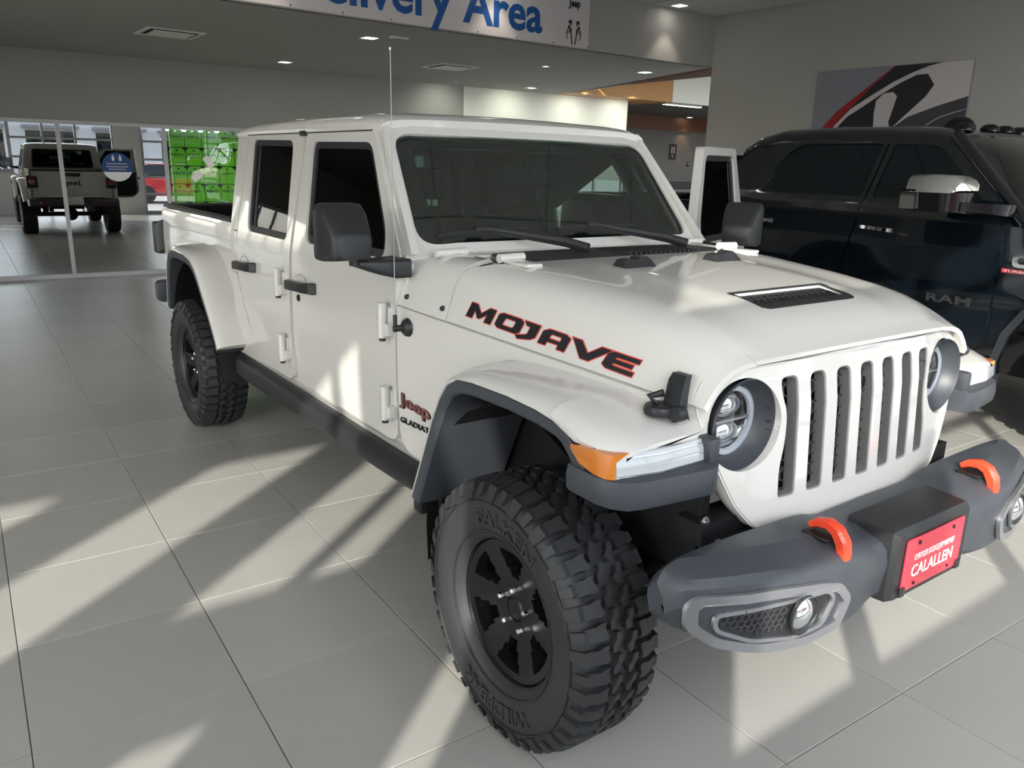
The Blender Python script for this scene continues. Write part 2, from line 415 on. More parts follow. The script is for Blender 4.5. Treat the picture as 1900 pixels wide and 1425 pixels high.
# upper ceiling with lay-in panels
cl = sbox('ceiling', UF-.01, UW+.3, -9, VR+.15, ZC+.02, ZC+.12, 'frame_white')
for i in range(12):
    for j in range(13):
        u0, v0 = UF+.005+i*.61, VR-.02-1.22*(j+1)
        if u0+.6 > UW or v0 < -9: continue
        finish(box(bmnew(), u0, u0+.598, v0+.012, v0+1.208, ZC, ZC+.03), 'ceiling_panel', 'ceiling_panel', cl, smooth=0)
sbox('wall_right', UF, UW+.1, VR, VR+.15, 0, ZC+.1, 'wall_grey')
sbox('wall_left', -11.3, -3.4, -7.95, -7.8, 0, ZC+.1, 'wall_grey'); sbox('wall_left', -3.4, UW+.3, -7.95, -7.8, 3.25, ZC+.1, 'wall_grey')
fr = bmnew(); box(fr, -3.4, UW+.3, -7.9, -7.82, 0, .1); box(fr, -3.4, UW+.3, -7.9, -7.82, 3.19, 3.25)
wl_ = struct('window_10', fr, 'frame_alu')
LM = [-3.4+1.2*k for k in range(6)]
for a in LM: finish(box(bmnew(), a-.03, a+.03, -7.89, -7.83, .1, 3.19), 'mullion', 'frame_alu', wl_, smooth=0)
for a, b in zip(LM[:-1], LM[1:]): finish(box(bmnew(), a+.03, b-.03, -7.865, -7.859, .1, 3.19), 'pane', 'glass_store', wl_, smooth=0)
# space beyond the right wall: wood bulkhead, light recess, hall
sbox('trim_1', -11.3, -10.0, 7.75, 10.4, ZS-.002, 3.52, 'wood_honey')
sbox('wall_recess', -10.06, -10.0, 10.4, 16, ZS, 3.6, 'wall_light')
poly_slab('ceiling_recess', [(-10.0, 7.6), (UF, 6.6), (UF, 16), (-10.0, 16)], 3.6, 3.7, 'soffit_paint')
poly_slab('trim_2', [(-9.9, 7.74), (UF+.02, VR+.16), (UF+.02, 7.25), (-7.8, 7.36)], ZS, ZS+.03, 'wood_dark')
sbox('ceiling_hall', -16.1, -10.87, 9.4, 22, 3.2, 3.3, 'hall_dark')
sbox('wall_hall_back', -16.15, -16, 9.0, 22, 0, 3.3, 'hall_dark')
sbox('trim_3', -16.0, -15.95, 9.6, 22, 2.79, 3.19, 'wood_dark')
sbox('wall_hall_end', -16, UF, 22, 22.1, 0, 3.7, 'hall_dark')
# front wall of glass behind the viewer: piers, mullions, transoms
for k, (a, b) in enumerate([(-7.95, -7.6), (-6.59, -6.35), (-5.20, -4.62), (1.66, 2.36), (6.3, VR+.1)]):
    sbox('wall_front', UW, UW+.28, a, b, 0, ZC+.1, 'frame_white')
sbox('wall_front', UW, UW+.28, -4.05, -3.05, 0, 2.60, 'frame_white'); sbox('wall_front', UW, UW+.2, -3.05, -2.05, 0, 1.12, 'frame_white'); sbox('wall_front', UW, UW+.2, -3.05, -2.05, 1.95, 2.60, 'frame_white')  # unseen panels added to cut the sun on hood, grille and near floor
sbox('wall_front', UW, UW+.28, -4.05, -3.50, 2.60, ZC+.1, 'frame_white')
sbox('wall_front', UW, UW+.28, -4.62, -4.05, 2.85, ZC+.1, 'frame_white')
sbox('wall_front', UW, UW+.2, -9, VR, 3.42, ZC+.1, 'frame_white')
sbox('wall_front', UW, UW+.15, -7.6, -4.62, 1.97, 2.32, 'frame_white')
sbox('wall_front', UW, UW+.15, -2.05, -.75, 0, 1.12, 'frame_white')  # unseen dado added to keep the sun off the near floor
def bay(n, v0, v1, vert, hor, sill=.10, top=3.42):
    fr = bmnew(); box(fr, UW+.02, UW+.10, v0, v1, sill-.10 if sill > .2 else 0, sill); box(fr, UW+.02, UW+.10, v0, v1, top-.06, top)
    box(fr, UW+.02, UW+.10, v0, v0+.04, sill, top-.06); box(fr, UW+.02, UW+.10, v1-.04, v1, sill, top-.06)
    w = struct('window_%d' % n, fr, 'frame_alu')
    for a in vert: finish(box(bmnew(), UW+.03, UW+.09, a-.03, a+.03, sill, top-.06), 'mullion', 'frame_alu', w, smooth=0)
    for z in hor: finish(box(bmnew(), UW+.035, UW+.085, v0+.04, v1-.04, z-.03, z+.03), 'glazing_bar', 'frame_alu', w, smooth=0)
    e = [v0+.04]+[x for x in vert]+[v1-.04]
    for a, b in zip(e[:-1], e[1:]): finish(box(bmnew(), UW+.055, UW+.061, a, b, sill, top-.06), 'pane', 'glass_store', w, smooth=0)
    return w
BARS = [.57, 1.06, 1.55, 2.05, 2.55, 3.0]
bay(2, -7.6, -6.59, [], [1.0]); bay(3, -6.35, -5.20, [-5.59], [1.0]); bay(4, -4.62, -4.05, [], [], top=2.85)
bay(5, -3.50, -2.05, [], [], 2.70); bay(11, -3.05, -2.05, [], [], 1.22, 1.95); bay(6, -2.05, -.86, [], [], 1.22)  # unseen openings shaped to let in the hood and floor sun patches
bay(7, -.86, 1.66, [-.06, .73], BARS); bay(8, 2.36, 3.20, [], BARS); bay(9, 3.20, 6.3, [4.2, 5.2], BARS)
# the lot outside
gr = struct('floor_outdoors', box(bmnew(), -60, 90, -70, -8.0, -.25, -.12), 'asphalt'); gr2 = struct('floor_outdoors', box(bmnew(), UW+.7, 90, -8.0, 70, -.25, -.12), 'asphalt')
# ------------------------------------------------------------------ the white pickup truck (x forward from the front axle, y to the driver's side, z up)
jeep = tag(empty('pickup_truck'), 'white four-door pickup truck with orange tow hooks and MOJAVE hood lettering', 'pickup truck')
SEC = [(.55, .765), (.62, .780), (.72, .790), (.90, .797), (1.10, .799), (1.24, .795), (1.30, .787), (1.36, .776), (1.80, .690), (1.9, .668)]
SEC_CUTS = [.62, .72, .81, .90, 1.0, 1.10, 1.17, 1.24, 1.27, 1.30, 1.33, 1.36]
def YS(x, z): return lerp_tab(SEC, z)-.1*max(0, x+.86)
def side_panel(name, outline, s, inset=0., thick=.02, holes=(), m='paint_white', parent=jeep, origin=None, cuts=SEC_CUTS, smooth=30, xcuts=()):
    """panel lying on the truck's side surface; s=-1 passenger, +1 driver"""
    bm = shape(outline, holes, depth=thick, cuts_a=xcuts, cuts_b=cuts, mapf=lambda a, b, w: (a, s*(YS(a, b)-inset-w), b))
    return finish(bm, name, m, parent, origin, smooth=smooth)
# ---- wheels
def tire_mesh():
    bm = bmnew()
    prof = [(.222, .098), (.232, .112), (.262, .130), (.300, .139), (.338, .138), (.362, .132), (.376, .124), (.384, .114), (.386, .095), (.387, .05), (.388, 0)]
    full = prof+[(r, -w) for r, w in prof[-2::-1]]
    lathe(bm, full, 96)
    N = 42; pitch = 2*PI/N
    def P(th, w, r): return (r*math.cos(th), w, r*math.sin(th))
    def block(poly, r0, rtop, th0, skirt=.0):
        top = [bm.verts.new(P(th0+a/.405, w, rtop(w))) for a, w in poly]; bot = [bm.verts.new(P(th0+a/.405, w, r0(w))) for a, w in poly]
        bm.faces.new(top)
        for k in range(len(poly)): bm.faces.new((top[k], top[(k+1) % len(poly)], bot[(k+1) % len(poly)], bot[k]))
    flat_top = lambda w: .4085-.35*max(0, abs(w)-.085)**1.3*3
    base = lambda w: .380
    for k in range(N):
        t = k*pitch
        for sg in (1, -1):
            tt = t+(pitch*.5 if sg < 0 else 0)
            # S-shaped centre block
            c = .026*sg
            S = [(-.027, -.016), (-.006, -.020), (.006, -.004), (.026, .004), (.027, .020), (.006, .017), (-.008, .004), (-.026, -.002)]
            block([(sg*a*.93, c+sg*w*.92) for a, w in S], base, lambda w: .4085, tt+.02*sg)
            # shoulder lug, long and short alternating
            ln = .124 if k % 2 else .119
            L = [(-.021, .053), (-.010, .060), (.019, .053), (.023, .066), (.019, .085), (.019, ln), (-.019, ln), (-.018, .088), (-.023, .072)]
            block([(sg*a, sg*w) for a, w in L], lambda w: .375, flat_top, tt+.5*pitch)
            # side biter on the sidewall
            th = tt+.5*pitch; wd = .019 if k % 2 else .013
            r0, r1 = (.350 if k % 2 else .362), .398
            q = [(-wd, r0), (wd*.6, r0), (wd, r1), (-wd, r1)]
            wl = lambda r: .1405-(.0 if r < .37 else (r-.37)*.62)
            top = [bm.verts.new(P(th+a/.38, sg*(wl(r)+.0035), r)) for a, r in q]; bot = [bm.verts.new(P(th+a/.38, sg*(wl(r)-.022), r)) for a, r in q]
            bm.faces.new(top)
            for i in range(4): bm.faces.new((top[i], top[(i+1) % 4], bot[(i+1) % 4], bot[i]))
    # thin rings moulded into the sidewall
    for rr in (.252, .345):
        for sg in (1, -1):
            w = .1265 if rr < .3 else .1405
            lathe(bm, [(rr-.003, sg*(w-.003)), (rr-.0015, sg*(w+.0022)), (rr+.0015, sg*(w+.0024)), (rr+.003, sg*(w-.003))], 72)
    bmesh.ops.recalc_face_normals(bm, faces=bm.faces)
    me = bpy.data.meshes.new('tire'); bm.to_mesh(me); bm.free(); return me
TIRE = tire_mesh()
def rim_mesh():
    """six-spoke wheel, outer face towards +Y (local)"""
    bm = bmnew()
    lathe(bm, [(.226, .100), (.234, .112), (.236, .106), (.232, .098), (.222, .085), (.212, .060), (.206, -.08), (.226, -.105), (.230, -.112)], 64)
    NS = 6; seg = 10
    R_ = [.040, .078, .100, .130, .165, .192, .216]
    def W(r): return lerp_tab([(.0, .066), (.05, .066), (.08, .060), (.12, .072), (.19, .088), (.216, .090)], r)
    def inwin(r, f):   # f 0..1 in the 60-degree sector, window in the middle
        return .098 < r < .194 and abs(f-.5) < lerp_tab([(.10, .16), (.192, .30)], r)
    grid = {}; n = NS*24
    for i, r in enumerate(R_):
        for k in range(n):
            grid[i, k] = (r, 2*PI*k/n)
    V = {k: bm.verts.new((r*math.cos(t), W(r), r*math.sin(t))) for k, (r, t) in grid.items()}
    fs = []
    for i in range(len(R_)-1):
        for k in range(n):
            rm_ = (R_[i]+R_[i+1])/2; f = ((k+.5) % 24)/24
            if inwin(rm_, f): continue
            fs.append(bm.faces.new((V[i, k], V[i, (k+1) % n], V[i+1, (k+1) % n], V[i+1, k])))
    for v in list(bm.verts):
        if not v.link_faces: bm.verts.remove(v)
    r = bmesh.ops.extrude_face_region(bm, geom=fs); nv = [g for g in r['geom'] if isinstance(g, bmesh.types.BMVert)]
    for v in nv: v.co.y -= .045
    # hub
    lathe(bm, [(0, .070), (.030, .070), (.033, .066), (.040, .062), (.040, .0)], 32)
    bmesh.ops.recalc_face_normals(bm, faces=bm.faces)
    me = bpy.data.meshes.new('wheel_rim'); bm.to_mesh(me); bm.free(); return me
RIM = rim_mesh()
bm = bmnew()
lathe(bm, [(.0, .0), (.0105, .0), (.0115, .012), (.0095, .022), (.006, .025), (0, .0255)], 6); NUT = bpy.data.meshes.new('lug_nut'); bmesh.ops.recalc_face_normals(bm, faces=bm.faces); bm.to_mesh(NUT); bm.free()
bm = bmnew(); lathe(bm, [(.05, -.02), (.165, -.02), (.165, -.045), (.05, -.045)], 40, close=True); DISC = bpy.data.meshes.new('brake_disc'); bmesh.ops.recalc_face_normals(bm, faces=bm.faces); bm.to_mesh(DISC); bm.free()
for me in (NUT,): me.materials.append(MATS['chrome'])
DISC.materials.append(MATS['steel_dark'])
def put_wheel(x, s, z=.404, steer=0, parent=jeep, yc=.795, scale=1., nuts=5, spin=.25):
    w = link('wheel', RIM, 'wheel_black', parent, 40)
    w.location = (x, s*yc, z); w.rotation_euler = (0, 0, (PI if s < 0 else 0)+steer); w.scale = (scale,)*3
    t = link('tire', TIRE, 'rubber', w, 40); t.rotation_euler = (0, spin, 0)
    for k in range(nuts):
        a = 2*PI*k/nuts+.3; nt_ = bpy.data.objects.new('lug_nut', NUT); C.objects.link(nt_); nt_.parent = w; nt_.location = (.0635*math.cos(a), .061, .0635*math.sin(a))
    d = bpy.data.objects.new('brake_disc', DISC); C.objects.link(d); d.parent = w
    return w
wheels = [put_wheel(0, -1, steer=0), put_wheel(0, 1), put_wheel(-3.487, -1, spin=.6), put_wheel(-3.487, 1)]
# raised lettering on the near tyre
def tire_text(w, s, a0, a1, r0, r1):
    me = text_mesh(s, 1, .01, .5); x0, x1, y0, y1 = bbox2(me)
    def f(x, y, z):
        th = a0+(a1-a0)*(x-x0)/(x1-x0); r = r0+(r1-r0)*(y-y0)/(y1-y0); return (r*math.cos(th), .1385+z*.0045+(.002 if .29 < r < .33 else 0), r*math.sin(th))
    link('tire_lettering', place_mesh(me, f), 'rubber', w, 0)
tire_text(wheels[0], 'WILDPEAK', math.radians(235), math.radians(300), .278, .322)
tire_text(wheels[0], 'FALKEN', math.radians(70), math.radians(125), .278, .322)
# ---- doors
FD = rounded([(-.876, .640), (-.866, 1.20), (-.862, 1.355), (-1.222, 1.793), (-1.905, 1.800), (-1.896, 1.25), (-1.915, .800), (-1.87, .715), (-1.74, .645)], [.09, 0, .03, .03, .01, .2, .1, .08, .10])
FW = rounded([(-.985, 1.335), (-1.0, 1.43), (-1.235, 1.752), (-1.828, 1.757), (-1.755, 1.322)], [.10, .05, .05, .055, .06])
RD = rounded([(-1.975, .628), (-1.958, .80), (-1.924, 1.25), (-1.935, 1.800), (-2.712, 1.805), (-2.712, 1.25), (-2.735, 1.08), (-2.60, .825), (-2.385, .645), (-2.30, .628)], [.09, .2, .2, .01, .01, .1, .15, .12, .08, .05])
RW = rounded([(-1.985, 1.312), (-2.062, 1.765), (-2.645, 1.772), (-2.555, 1.312)], [.045, .05, .055, .06])
def off2(poly, d):
    """offset a 2D loop towards its centre by roughly d"""
    cx = sum(p[0] for p in poly)/len(poly); cy = sum(p[1] for p in poly)/len(poly); out = []
    n = len(poly)
    for i in range(n):
        a = Vector(poly[i-1]); b = Vector(poly[(i+1) % n]); t = (b-a)
        if t.length < 1e-7: out.append(poly[i]); continue
        t.normalize(); nn = Vector((-t.y, t.x)); p = Vector(poly[i])
        if nn.dot(Vector((cx, cy))-p) < 0: nn = -nn
        out.append(tuple(p+nn*d))
    return out
def door(name, outline, win, s, hinge, handle_x, hz, zs, swing=0, lock=False, divider=None):
    H = Vector((hinge[0], s*hinge[1], 0))
    d = side_panel(name, outline, s, 0, .045, [win], origin=H)
    d.location = H; d.rotation_euler = (0, 0, swing)
    bd = side_panel('window_surround', win, s, .010, .03, [off2(win, .028)], 'plastic_black', d, H)
    g = side_panel('window_glass', off2(win, .012), s, .020, .004, (), 'glass_tint', d, H)
    if divider:
        side_panel('window_divider', [(divider, 1.32), (divider+.022, 1.32), (divider-.055, 1.76), (divider-.077, 1.76)], s, .014, .012, (), 'plastic_black', d, H)
    # inner trim
    side_panel('inner_trim', off2([p for p in outline if p[1] < 1.31], .04), s, .050, .035, (), 'interior', d, H)
    # handle
    y = YS(handle_x, 1.12); bm = bmnew()
    prof = [(-.165, .002, .020), (-.150, .030, .023), (-.09, .045, .022), (.05, .047, .021), (.10, .044, .024), (.15, .032, .026), (.168, .002, .024)]
    rings = []
    for dx, dy, h in prof:
        zc = 1.125+dx*.06; rings.append([(handle_x+dx, s*(y+max(0, dy-.018)), zc-h), (handle_x+dx, s*(y+dy), zc-h*.8), (handle_x+dx, s*(y+dy), zc+h*.8), (handle_x+dx, s*(y+max(0, dy-.018)), zc+h)])
    finish(loft(rings), 'door_handle', 'plastic_black', d, H, smooth=30)
    bm = bmnew(); lathe(bm, [(0, .0), (.001, -.012), (.055, -.010), (.075, .002), (.078, .004)], 24, Matrix.Translation((handle_x-.01, s*(y-.001), 1.13)) @ Matrix.Diagonal((1, s, .62, 1)))
    finish(bm, 'handle_recess', 'paint_white', d, H, smooth=60)
    if lock:
        bm = bmnew(); lathe(bm, [(0, .006), (.014, .006), (.017, .001), (.018, -.006)], 16, Matrix.Translation((handle_x-.045, s*y, 1.066)) @ Matrix.Diagonal((1, s, 1, 1))); finish(bm, 'door_lock', 'steel_dark', d, H)
    # hinges: plate with two bolts and a pin barrel
    for z in zs:
        yy = YS(hx0 := hinge[0], z); bm = bmnew()
        pl = rounded([(hinge[0]-.155, z-.045), (hinge[0]-.03, z-.055), (hinge[0]-.03, z+.055), (hinge[0]-.135, z+.050), (hinge[0]-.155, z+.03)], .015, 3)
        b2 = shape(pl, depth=.018, mapf=lambda a, b, w: (a, s*(yy-.004+w), b))
        hg = finish(b2, 'hinge', 'paint_white', d, H, smooth=30)
        bm = bmnew(); tube(bm, [(hinge[0]-.045, s*(yy+.030), z-.06), (hinge[0]-.045, s*(yy+.030), z+.07)], .017, 12); box(bm, hinge[0]-.055, hinge[0]-.005, s*yy-.012 if s > 0 else s*(yy+.032), s*(yy+.032) if s > 0 else s*yy+.012, z-.05, z-.005, .004)
        finish(bm, 'hinge_pin', 'paint_white', d, H, smooth=40)
        bm = bmnew(); tube(bm, [(hinge[0]-.045, s*(yy+.030), z-.072), (hinge[0]-.045, s*(yy+.030), z-.06)], .013, 10); finish(bm, 'hinge_cap', 'plastic_black', d, H)
        for bx_ in (-.125, -.085):
            bm = bmnew(); tube(bm, [(hinge[0]+bx_, s*(yy+.012), z+.0), (hinge[0]+bx_, s*(yy+.017), z+.0)], .008, 8); finish(bm, 'hinge_bolt', 'paint_white', d, H)
    return d
def side_mirror(d, s, H):
    """housing on a short arm in front of the window, shell towards the front"""
    rings = []
    for x, y0, y1, z0, z1 in ((-.955, .908, 1.058, 1.352, 1.534), (-.945, .900, 1.066, 1.346, 1.540), (-.905, .900, 1.066, 1.345, 1.540), (-.872, .903, 1.062, 1.348, 1.524), (-.835, .908, 1.056, 1.352, 1.482), (-.806, .914, 1.050, 1.356, 1.450), (-.797, .924, 1.040, 1.364, 1.438)):
        rings.append([(x, s*p, q) for p, q in rounded([(y0, z0), (y1, z0), (y1, z1), (y0, z1)], [.028, .02, .034, .028], 4)])
    finish(loft(rings), 'mirror_housing', 'plastic_black', d, H, smooth=40)
    b2 = shape(rounded([(.918, 1.362), (1.048, 1.362), (1.048, 1.524), (.918, 1.524)], .025, 4), depth=.002, mapf=lambda a, b, w: (-.956-w, s*a, b)); finish(b2, 'mirror_glass', 'chrome', d, H)
    rings = []
    for yy, x0, x1, z0, z1 in ((.765, -.945, -.80, 1.285, 1.352), (.82, -.94, -.80, 1.285, 1.350), (.88, -.92, -.815, 1.30, 1.350), (.95, -.895, -.83, 1.325, 1.352)):
        rings.append([(x, s*yy, z) for x, z in rounded([(x0, z0), (x1, z0), (x1, z1), (x0, z1)], .015, 3)])
    finish(loft(rings), 'mirror_arm', 'plastic_black', d, H, smooth=40)
    tb_ = bmnew(); tube(tb_, [(-.87, s*.945, 1.33), (-.87, s*.945, 1.37)], .025, 10); finish(tb_, 'mirror_pivot', 'plastic_black', d, H)
for s in (-1, 1):
    sw = math.radians(-63.5) if s > 0 else 0
    d = door('front_door', FD, FW, s, (-.868, .80), -1.775, 1.12, (1.115, .797), sw, lock=True)
    side_mirror(d, s, Vector((-.868, s*.80, 0)))
    door('rear_door', RD, RW, s, (-1.962, .80), -2.575, 1.12, (1.113, .793), 0, divider=-2.50)
# ---- body tub behind the doors
BODY = [(-.84, .595), (-.84, 1.36), (-1.205, 1.80), (-2.70, 1.81), (-2.70, 1.2), (-2.78, 1.0), (-2.78, .60)]
gw = lambda w: off2(w, -.025)
for s in (-1, 1):
    holes = [gw(RW), gw(FW)] if s < 0 else [gw(RW), off2(FD, .045)]
    side_panel('body_side', BODY, s, .026 if s < 0 else .035, .02, holes, 'paint_white')
    # sill under the doors and rear cab corner, flush with the doors
    side_panel('sill', [(-.60, .590), (-.60, .622), (-.90, .632), (-2.28, .619), (-2.36, .634), (-2.61, .815), (-2.75, 1.07), (-2.83, 1.07), (-2.83, .60)], s, .002, .05)
    side_panel('cab_corner', rounded([(-2.72, 1.075), (-2.722, 1.296), (-2.83, 1.296), (-2.83, 1.075)], .004, 2), s, .0, .045)
    side_panel('cab_pillar', rounded([(-2.722, 1.302), (-2.722, 1.805), (-2.90, 1.805), (-2.87, 1.6), (-2.835, 1.302)], [.004, .01, .02, 0, .004], 2), s, .0, .05)
    # cowl side between door and front wheel arch
    HL = lambda x: 1.183-.047*(x+.863)
    side_panel('cowl_side', rounded([(-.860, .628), (-.856, HL(-.86)-.004), (-.50, HL(-.5)-.004), (-.1, HL(-.1)-.004), (.40, HL(.40)-.004), (.40, 1.0), (-.25, 1.0), (-.40, .90), (-.50, .600), (-.70, .612)], [.09, 0, 0, 0, 0, 0, .05, .05, 0, .02]), s, .0, .03, xcuts=(-.5, -.1))
    # black step rail
    bm = bmnew(); rings = []
    for x, z0, z1 in ((-2.80, .465, .605), (-2.70, .455, .605), (-1.9, .468, .600), (-.95, .485, .590), (-.60, .497, .588)):
        rings.append([(x, s*a, b) for a, b in rounded([(.70, z0), (.785, z0-.005), (.822, z0+.03), (.820, z1-.035), (.788, z1), (.70, z1)], .012, 2)])
    finish(loft(rings), 'rock_rail', 'plastic_black', jeep, smooth=35)
# cab back wall with its window, floor pan, firewall
bk = lambda a, b, w: (-2.82-w+(-.06*(b-1.3)/.5 if b > 1.3 else 0), a, b)
hw = lambda z: lerp_tab(SEC, z)-.01
out = [(-hw(.7), .70), (hw(.7), .70), (hw(1.3), 1.30), (hw(1.8), 1.80), (.55, 1.85), (-.55, 1.85), (-hw(1.8), 1.80), (-hw(1.3), 1.30)]
rwn = rounded([(-.60, 1.36), (.60, 1.36), (.56, 1.75), (-.56, 1.75)], .05)
finish(shape(out, [rwn], depth=.04, cuts_b=[1.3], mapf=bk), 'cab_back', 'paint_white', jeep, smooth=30)
finish(shape(rwn, depth=.006, mapf=lambda a, b, w: (-2.836-w-.06*(b-1.3)/.5, a, b)), 'rear_window_glass', 'glass_windshield', jeep, smooth=0)
finish(shape(rwn, [off2(rwn, .03)], depth=.01, mapf=lambda a, b, w: (-2.862-w-.06*(b-1.3)/.5, a, b)), 'rear_window_surround', 'plastic_black', jeep, smooth=0)
bm = bmnew(); box(bm, -2.80, -.60, -.74, .74, .60, .66); box(bm, -.66, -.58, -.70, .70, .60, 1.16); finish(bm, 'floor_pan', 'interior', jeep)
# ---- roof: two panels with a cross seam
RP = [(.698, 1.800), (.700, 1.815), (.694, 1.832), (.672, 1.850), (.62, 1.866), (.50, 1.876), (.25, 1.882), (0, 1.884)]
def roof_ring(x, dz=0., sq=1.0, lo=0.):
    h = [(y*sq, 1.800+(z-1.800)*(1-dz)+lo) for y, z in RP]
    return [(x, -y, z) for y, z in h]+[(x, y, z) for y, z in h[-2::-1]]
def roof(name, xs):
    rings = [roof_ring(*a) for a in xs]; bm = loft(rings, closed=False)
    bmesh.ops.recalc_face_normals(bm, faces=bm.faces)
    g = bmesh.ops.extrude_face_region(bm, geom=bm.faces[:]); nv = [v for v in g['geom'] if isinstance(v, bmesh.types.BMVert)]
    for v in nv: v.co.z -= .035; v.co.y *= .97
    return finish(bm, name, 'paint_white', jeep, smooth=50)
roof('roof_panel', [(-1.175, .45, .985, .0), (-1.20, .30, .99), (-1.24, .18), (-1.35, .05), (-1.6, .0), (-1.925, 0)])
roof('roof_rear', [(-1.932, 0), (-2.3, 0), (-2.6, .04), (-2.75, .14), (-2.84, .32), (-2.89, .58), (-2.915, .9)])
for s in (-1, 1):
    bm = bmnew(); box(bm, -2.72, -1.235, s*.693-.004, s*.693+.004, 1.793, 1.801); box(bm, -1.975, -1.90, s*.694-.01, s*.694+.01, 1.782, 1.805, .004); finish(bm, 'roof_seal', 'plastic_black', jeep)
# ---- windshield frame and glass
WB = Vector((-.815, 0, 1.365)); WT = Vector((-1.200, 0, 1.842)); WL = (WT-WB).length; wd = (WT-WB)/WL; wnrm = Vector((-wd.z, 0, wd.x))*-1
if wnrm.x < 0: wnrm = -wnrm
def wsm(a, b, w): p = WB+wd*b+wnrm*(.018-w-.05*(abs(a)/.7)**3*.6); return (p.x, a, p.z)
WO = rounded([(-.772, -.012), (.772, -.012), (.680, WL+.004), (-.680, WL+.004)], [.02, .02, .085, .085], 6)
WH = rounded([(-.706, .040), (.706, .040), (.648, .540), (-.648, .540)], [.09, .09, .07, .07], 6)
finish(shape(WO, [WH], depth=.085, cuts_a=[-.65, -.55, .55, .65], cuts_b=[], mapf=wsm), 'windshield_frame', 'paint_white', jeep, smooth=35)
finish(shape(off2(WH, -.004), depth=.006, cuts_a=[-.5, -.25, 0, .25, .5], mapf=lambda a, b, w: wsm(a, b, w+.016)), 'windshield_glass', 'glass_windshield', jeep, smooth=40)
finish(shape(WH, [off2(WH, .010)], depth=.004, mapf=lambda a, b, w: wsm(a, b, w+.012)), 'windshield_seal', 'plastic_black', jeep, smooth=0)
fr_in = [(-.60, .10), (.60, .10), (.585, .50), (-.585, .50)]
finish(shape(off2(WH, .006), [rounded(fr_in, .05)], depth=.002, mapf=lambda a, b, w: wsm(a, b, w+.026)), 'windshield_frit', 'black_void', jeep, smooth=0)
for s in (-1, 1):     # A pillar cheek between frame and door
    finish(shape([(-.80, 1.368), (-1.195, 1.835), (-1.245, 1.795), (-.868, 1.358)], depth=.03, mapf=lambda a, b, w: (a, s*(YS(a, b)-.004-w), b)), 'a_pillar', 'paint_white', jeep, smooth=0)
# ---- hood and cowl
ZSH = [(-.86, 1.372), (-.65, 1.372), (-.34, 1.363), (.03, 1.336), (.20, 1.316), (.30, 1.296), (.38, 1.265), (.44, 1.232), (.475, 1.205)]
def zsh(x):
    # quadratic-ish smoothing of the shoulder table
    return sum(lerp_tab(ZSH, x+d)*w for d, w in ((-.04, .25), (0, .5), (.04, .25)))
def hoodline(x): return 1.183-.047*(x+.863)
def ysd(x): return .795-.1*(x+.86)
YG = [0, .06, .12, .18, .23, .28, .32, .36, .42, .48]
def hood_ring(x, drop=0.):
    zt = zsh(x)-drop; ys_ = ysd(x); zl = hoodline(x); top = []
    for y in YG:
        bul = .008*(1-smooth01((y-.27)/.09))*smooth01((x+.45)/.3)*(1-smooth01((x-.30)/.12))
        top.append((y, zt+.002*(1-(y/.5)**2)+bul))
    k = max(.3, min(1, (zt-zl)/.16))
    side = [(ys_-.185, zt-.001), (ys_-.135, zt-.010*k), (ys_-.095, zt-.026*k), (ys_-.066, zt-.050*k), (ys_-.046, zt-.082*k), (ys_-.030, zl+(zt-zl)*.32), (ys_-.016, zl+(zt-zl)*.12), (ys_-.008, zl)]
    h = top+side
    return [(x, -y, z) for y, z in h[::-1]]+[(x, y, z) for y, z in h[1:]]
HX = [-.46, -.40, -.30, -.20, -.10, 0, .08, .165, .20, .25, .29, .33, .36, .39, .415, .435, .452, .466]
def hood_build():
    rings = [hood_ring(x) for x in HX]
    # rear edge: sides reach further back than the top
    for ring in (rings[0],):
        for i, p in enumerate(ring):
            f = smooth01((abs(p[1])-.56)/.13); x = -.46-.115*f
            q = hood_ring(x)[i]; ring[i] = q
    bm = loft(rings, closed=False)
    dele = [f for f in bm.faces if .165 < f.calc_center_median().x < .29 and abs(f.calc_center_median().y) < .23]
    bmesh.ops.delete(bm, geom=dele, context='FACES')
    bmesh.ops.recalc_face_normals(bm, faces=bm.faces)
    if sum(f.normal.z for f in bm.faces) < 0: bmesh.ops.reverse_faces(bm, faces=bm.faces)
    g = bmesh.ops.extrude_face_region(bm, geom=bm.faces[:]); nv = [v for v in g['geom'] if isinstance(v, bmesh.types.BMVert)]
    for v in nv: v.co.z -= .012; v.co.y *= .975
    return finish(bm, 'hood', 'paint_white', jeep, smooth=45)
hood = hood_build()
# vent in the hood
def hz(x, y): return zsh(x)+.002*(1-(y/.5)**2)+.008*(1-smooth01((abs(y)-.27)/.09))*smooth01((x+.45)/.3)*(1-smooth01((x-.30)/.12))
bm = bmnew(); rings = [[(x, y, hz(x, y)-d) for x, y in ((.160, -.235), (.295, -.235), (.295, .235), (.160, .235))] for d in (.001, .045)]
lo = loft(rings, caps=False); V = [v for v in lo.verts]; lo.verts.ensure_lookup_table(); lo.faces.new([lo.verts[i] for i in (4, 5, 6, 7)]); finish(lo, 'hood_vent', 'plastic_black', hood, recalc=False)
bm = bmnew(); ed = hexmesh(.43, .085, .030, .003, .006); hexbars(bm, ed, .0032, -.012, lambda a, b, w: (.215+b, a, hz(.215+b, a)-.010+w)); finish(bm, 'vent_mesh', 'mesh_black', hood, smooth=0)
fr = rounded([(.158, -.236), (.300, -.228), (.300, .228), (.158, .236)], [.01, .03, .03, .01]); fi = rounded([(.166, -.222), (.266, -.214), (.266, .214), (.166, .222)], .012)
finish(shape(fr, [fi], depth=-.004, cuts_b=[-.15, 0, .15], mapf=lambda a, b, w: (a, b, hz(a, b)-.003-w)), 'vent_frame', 'plastic_black', hood, smooth=30)
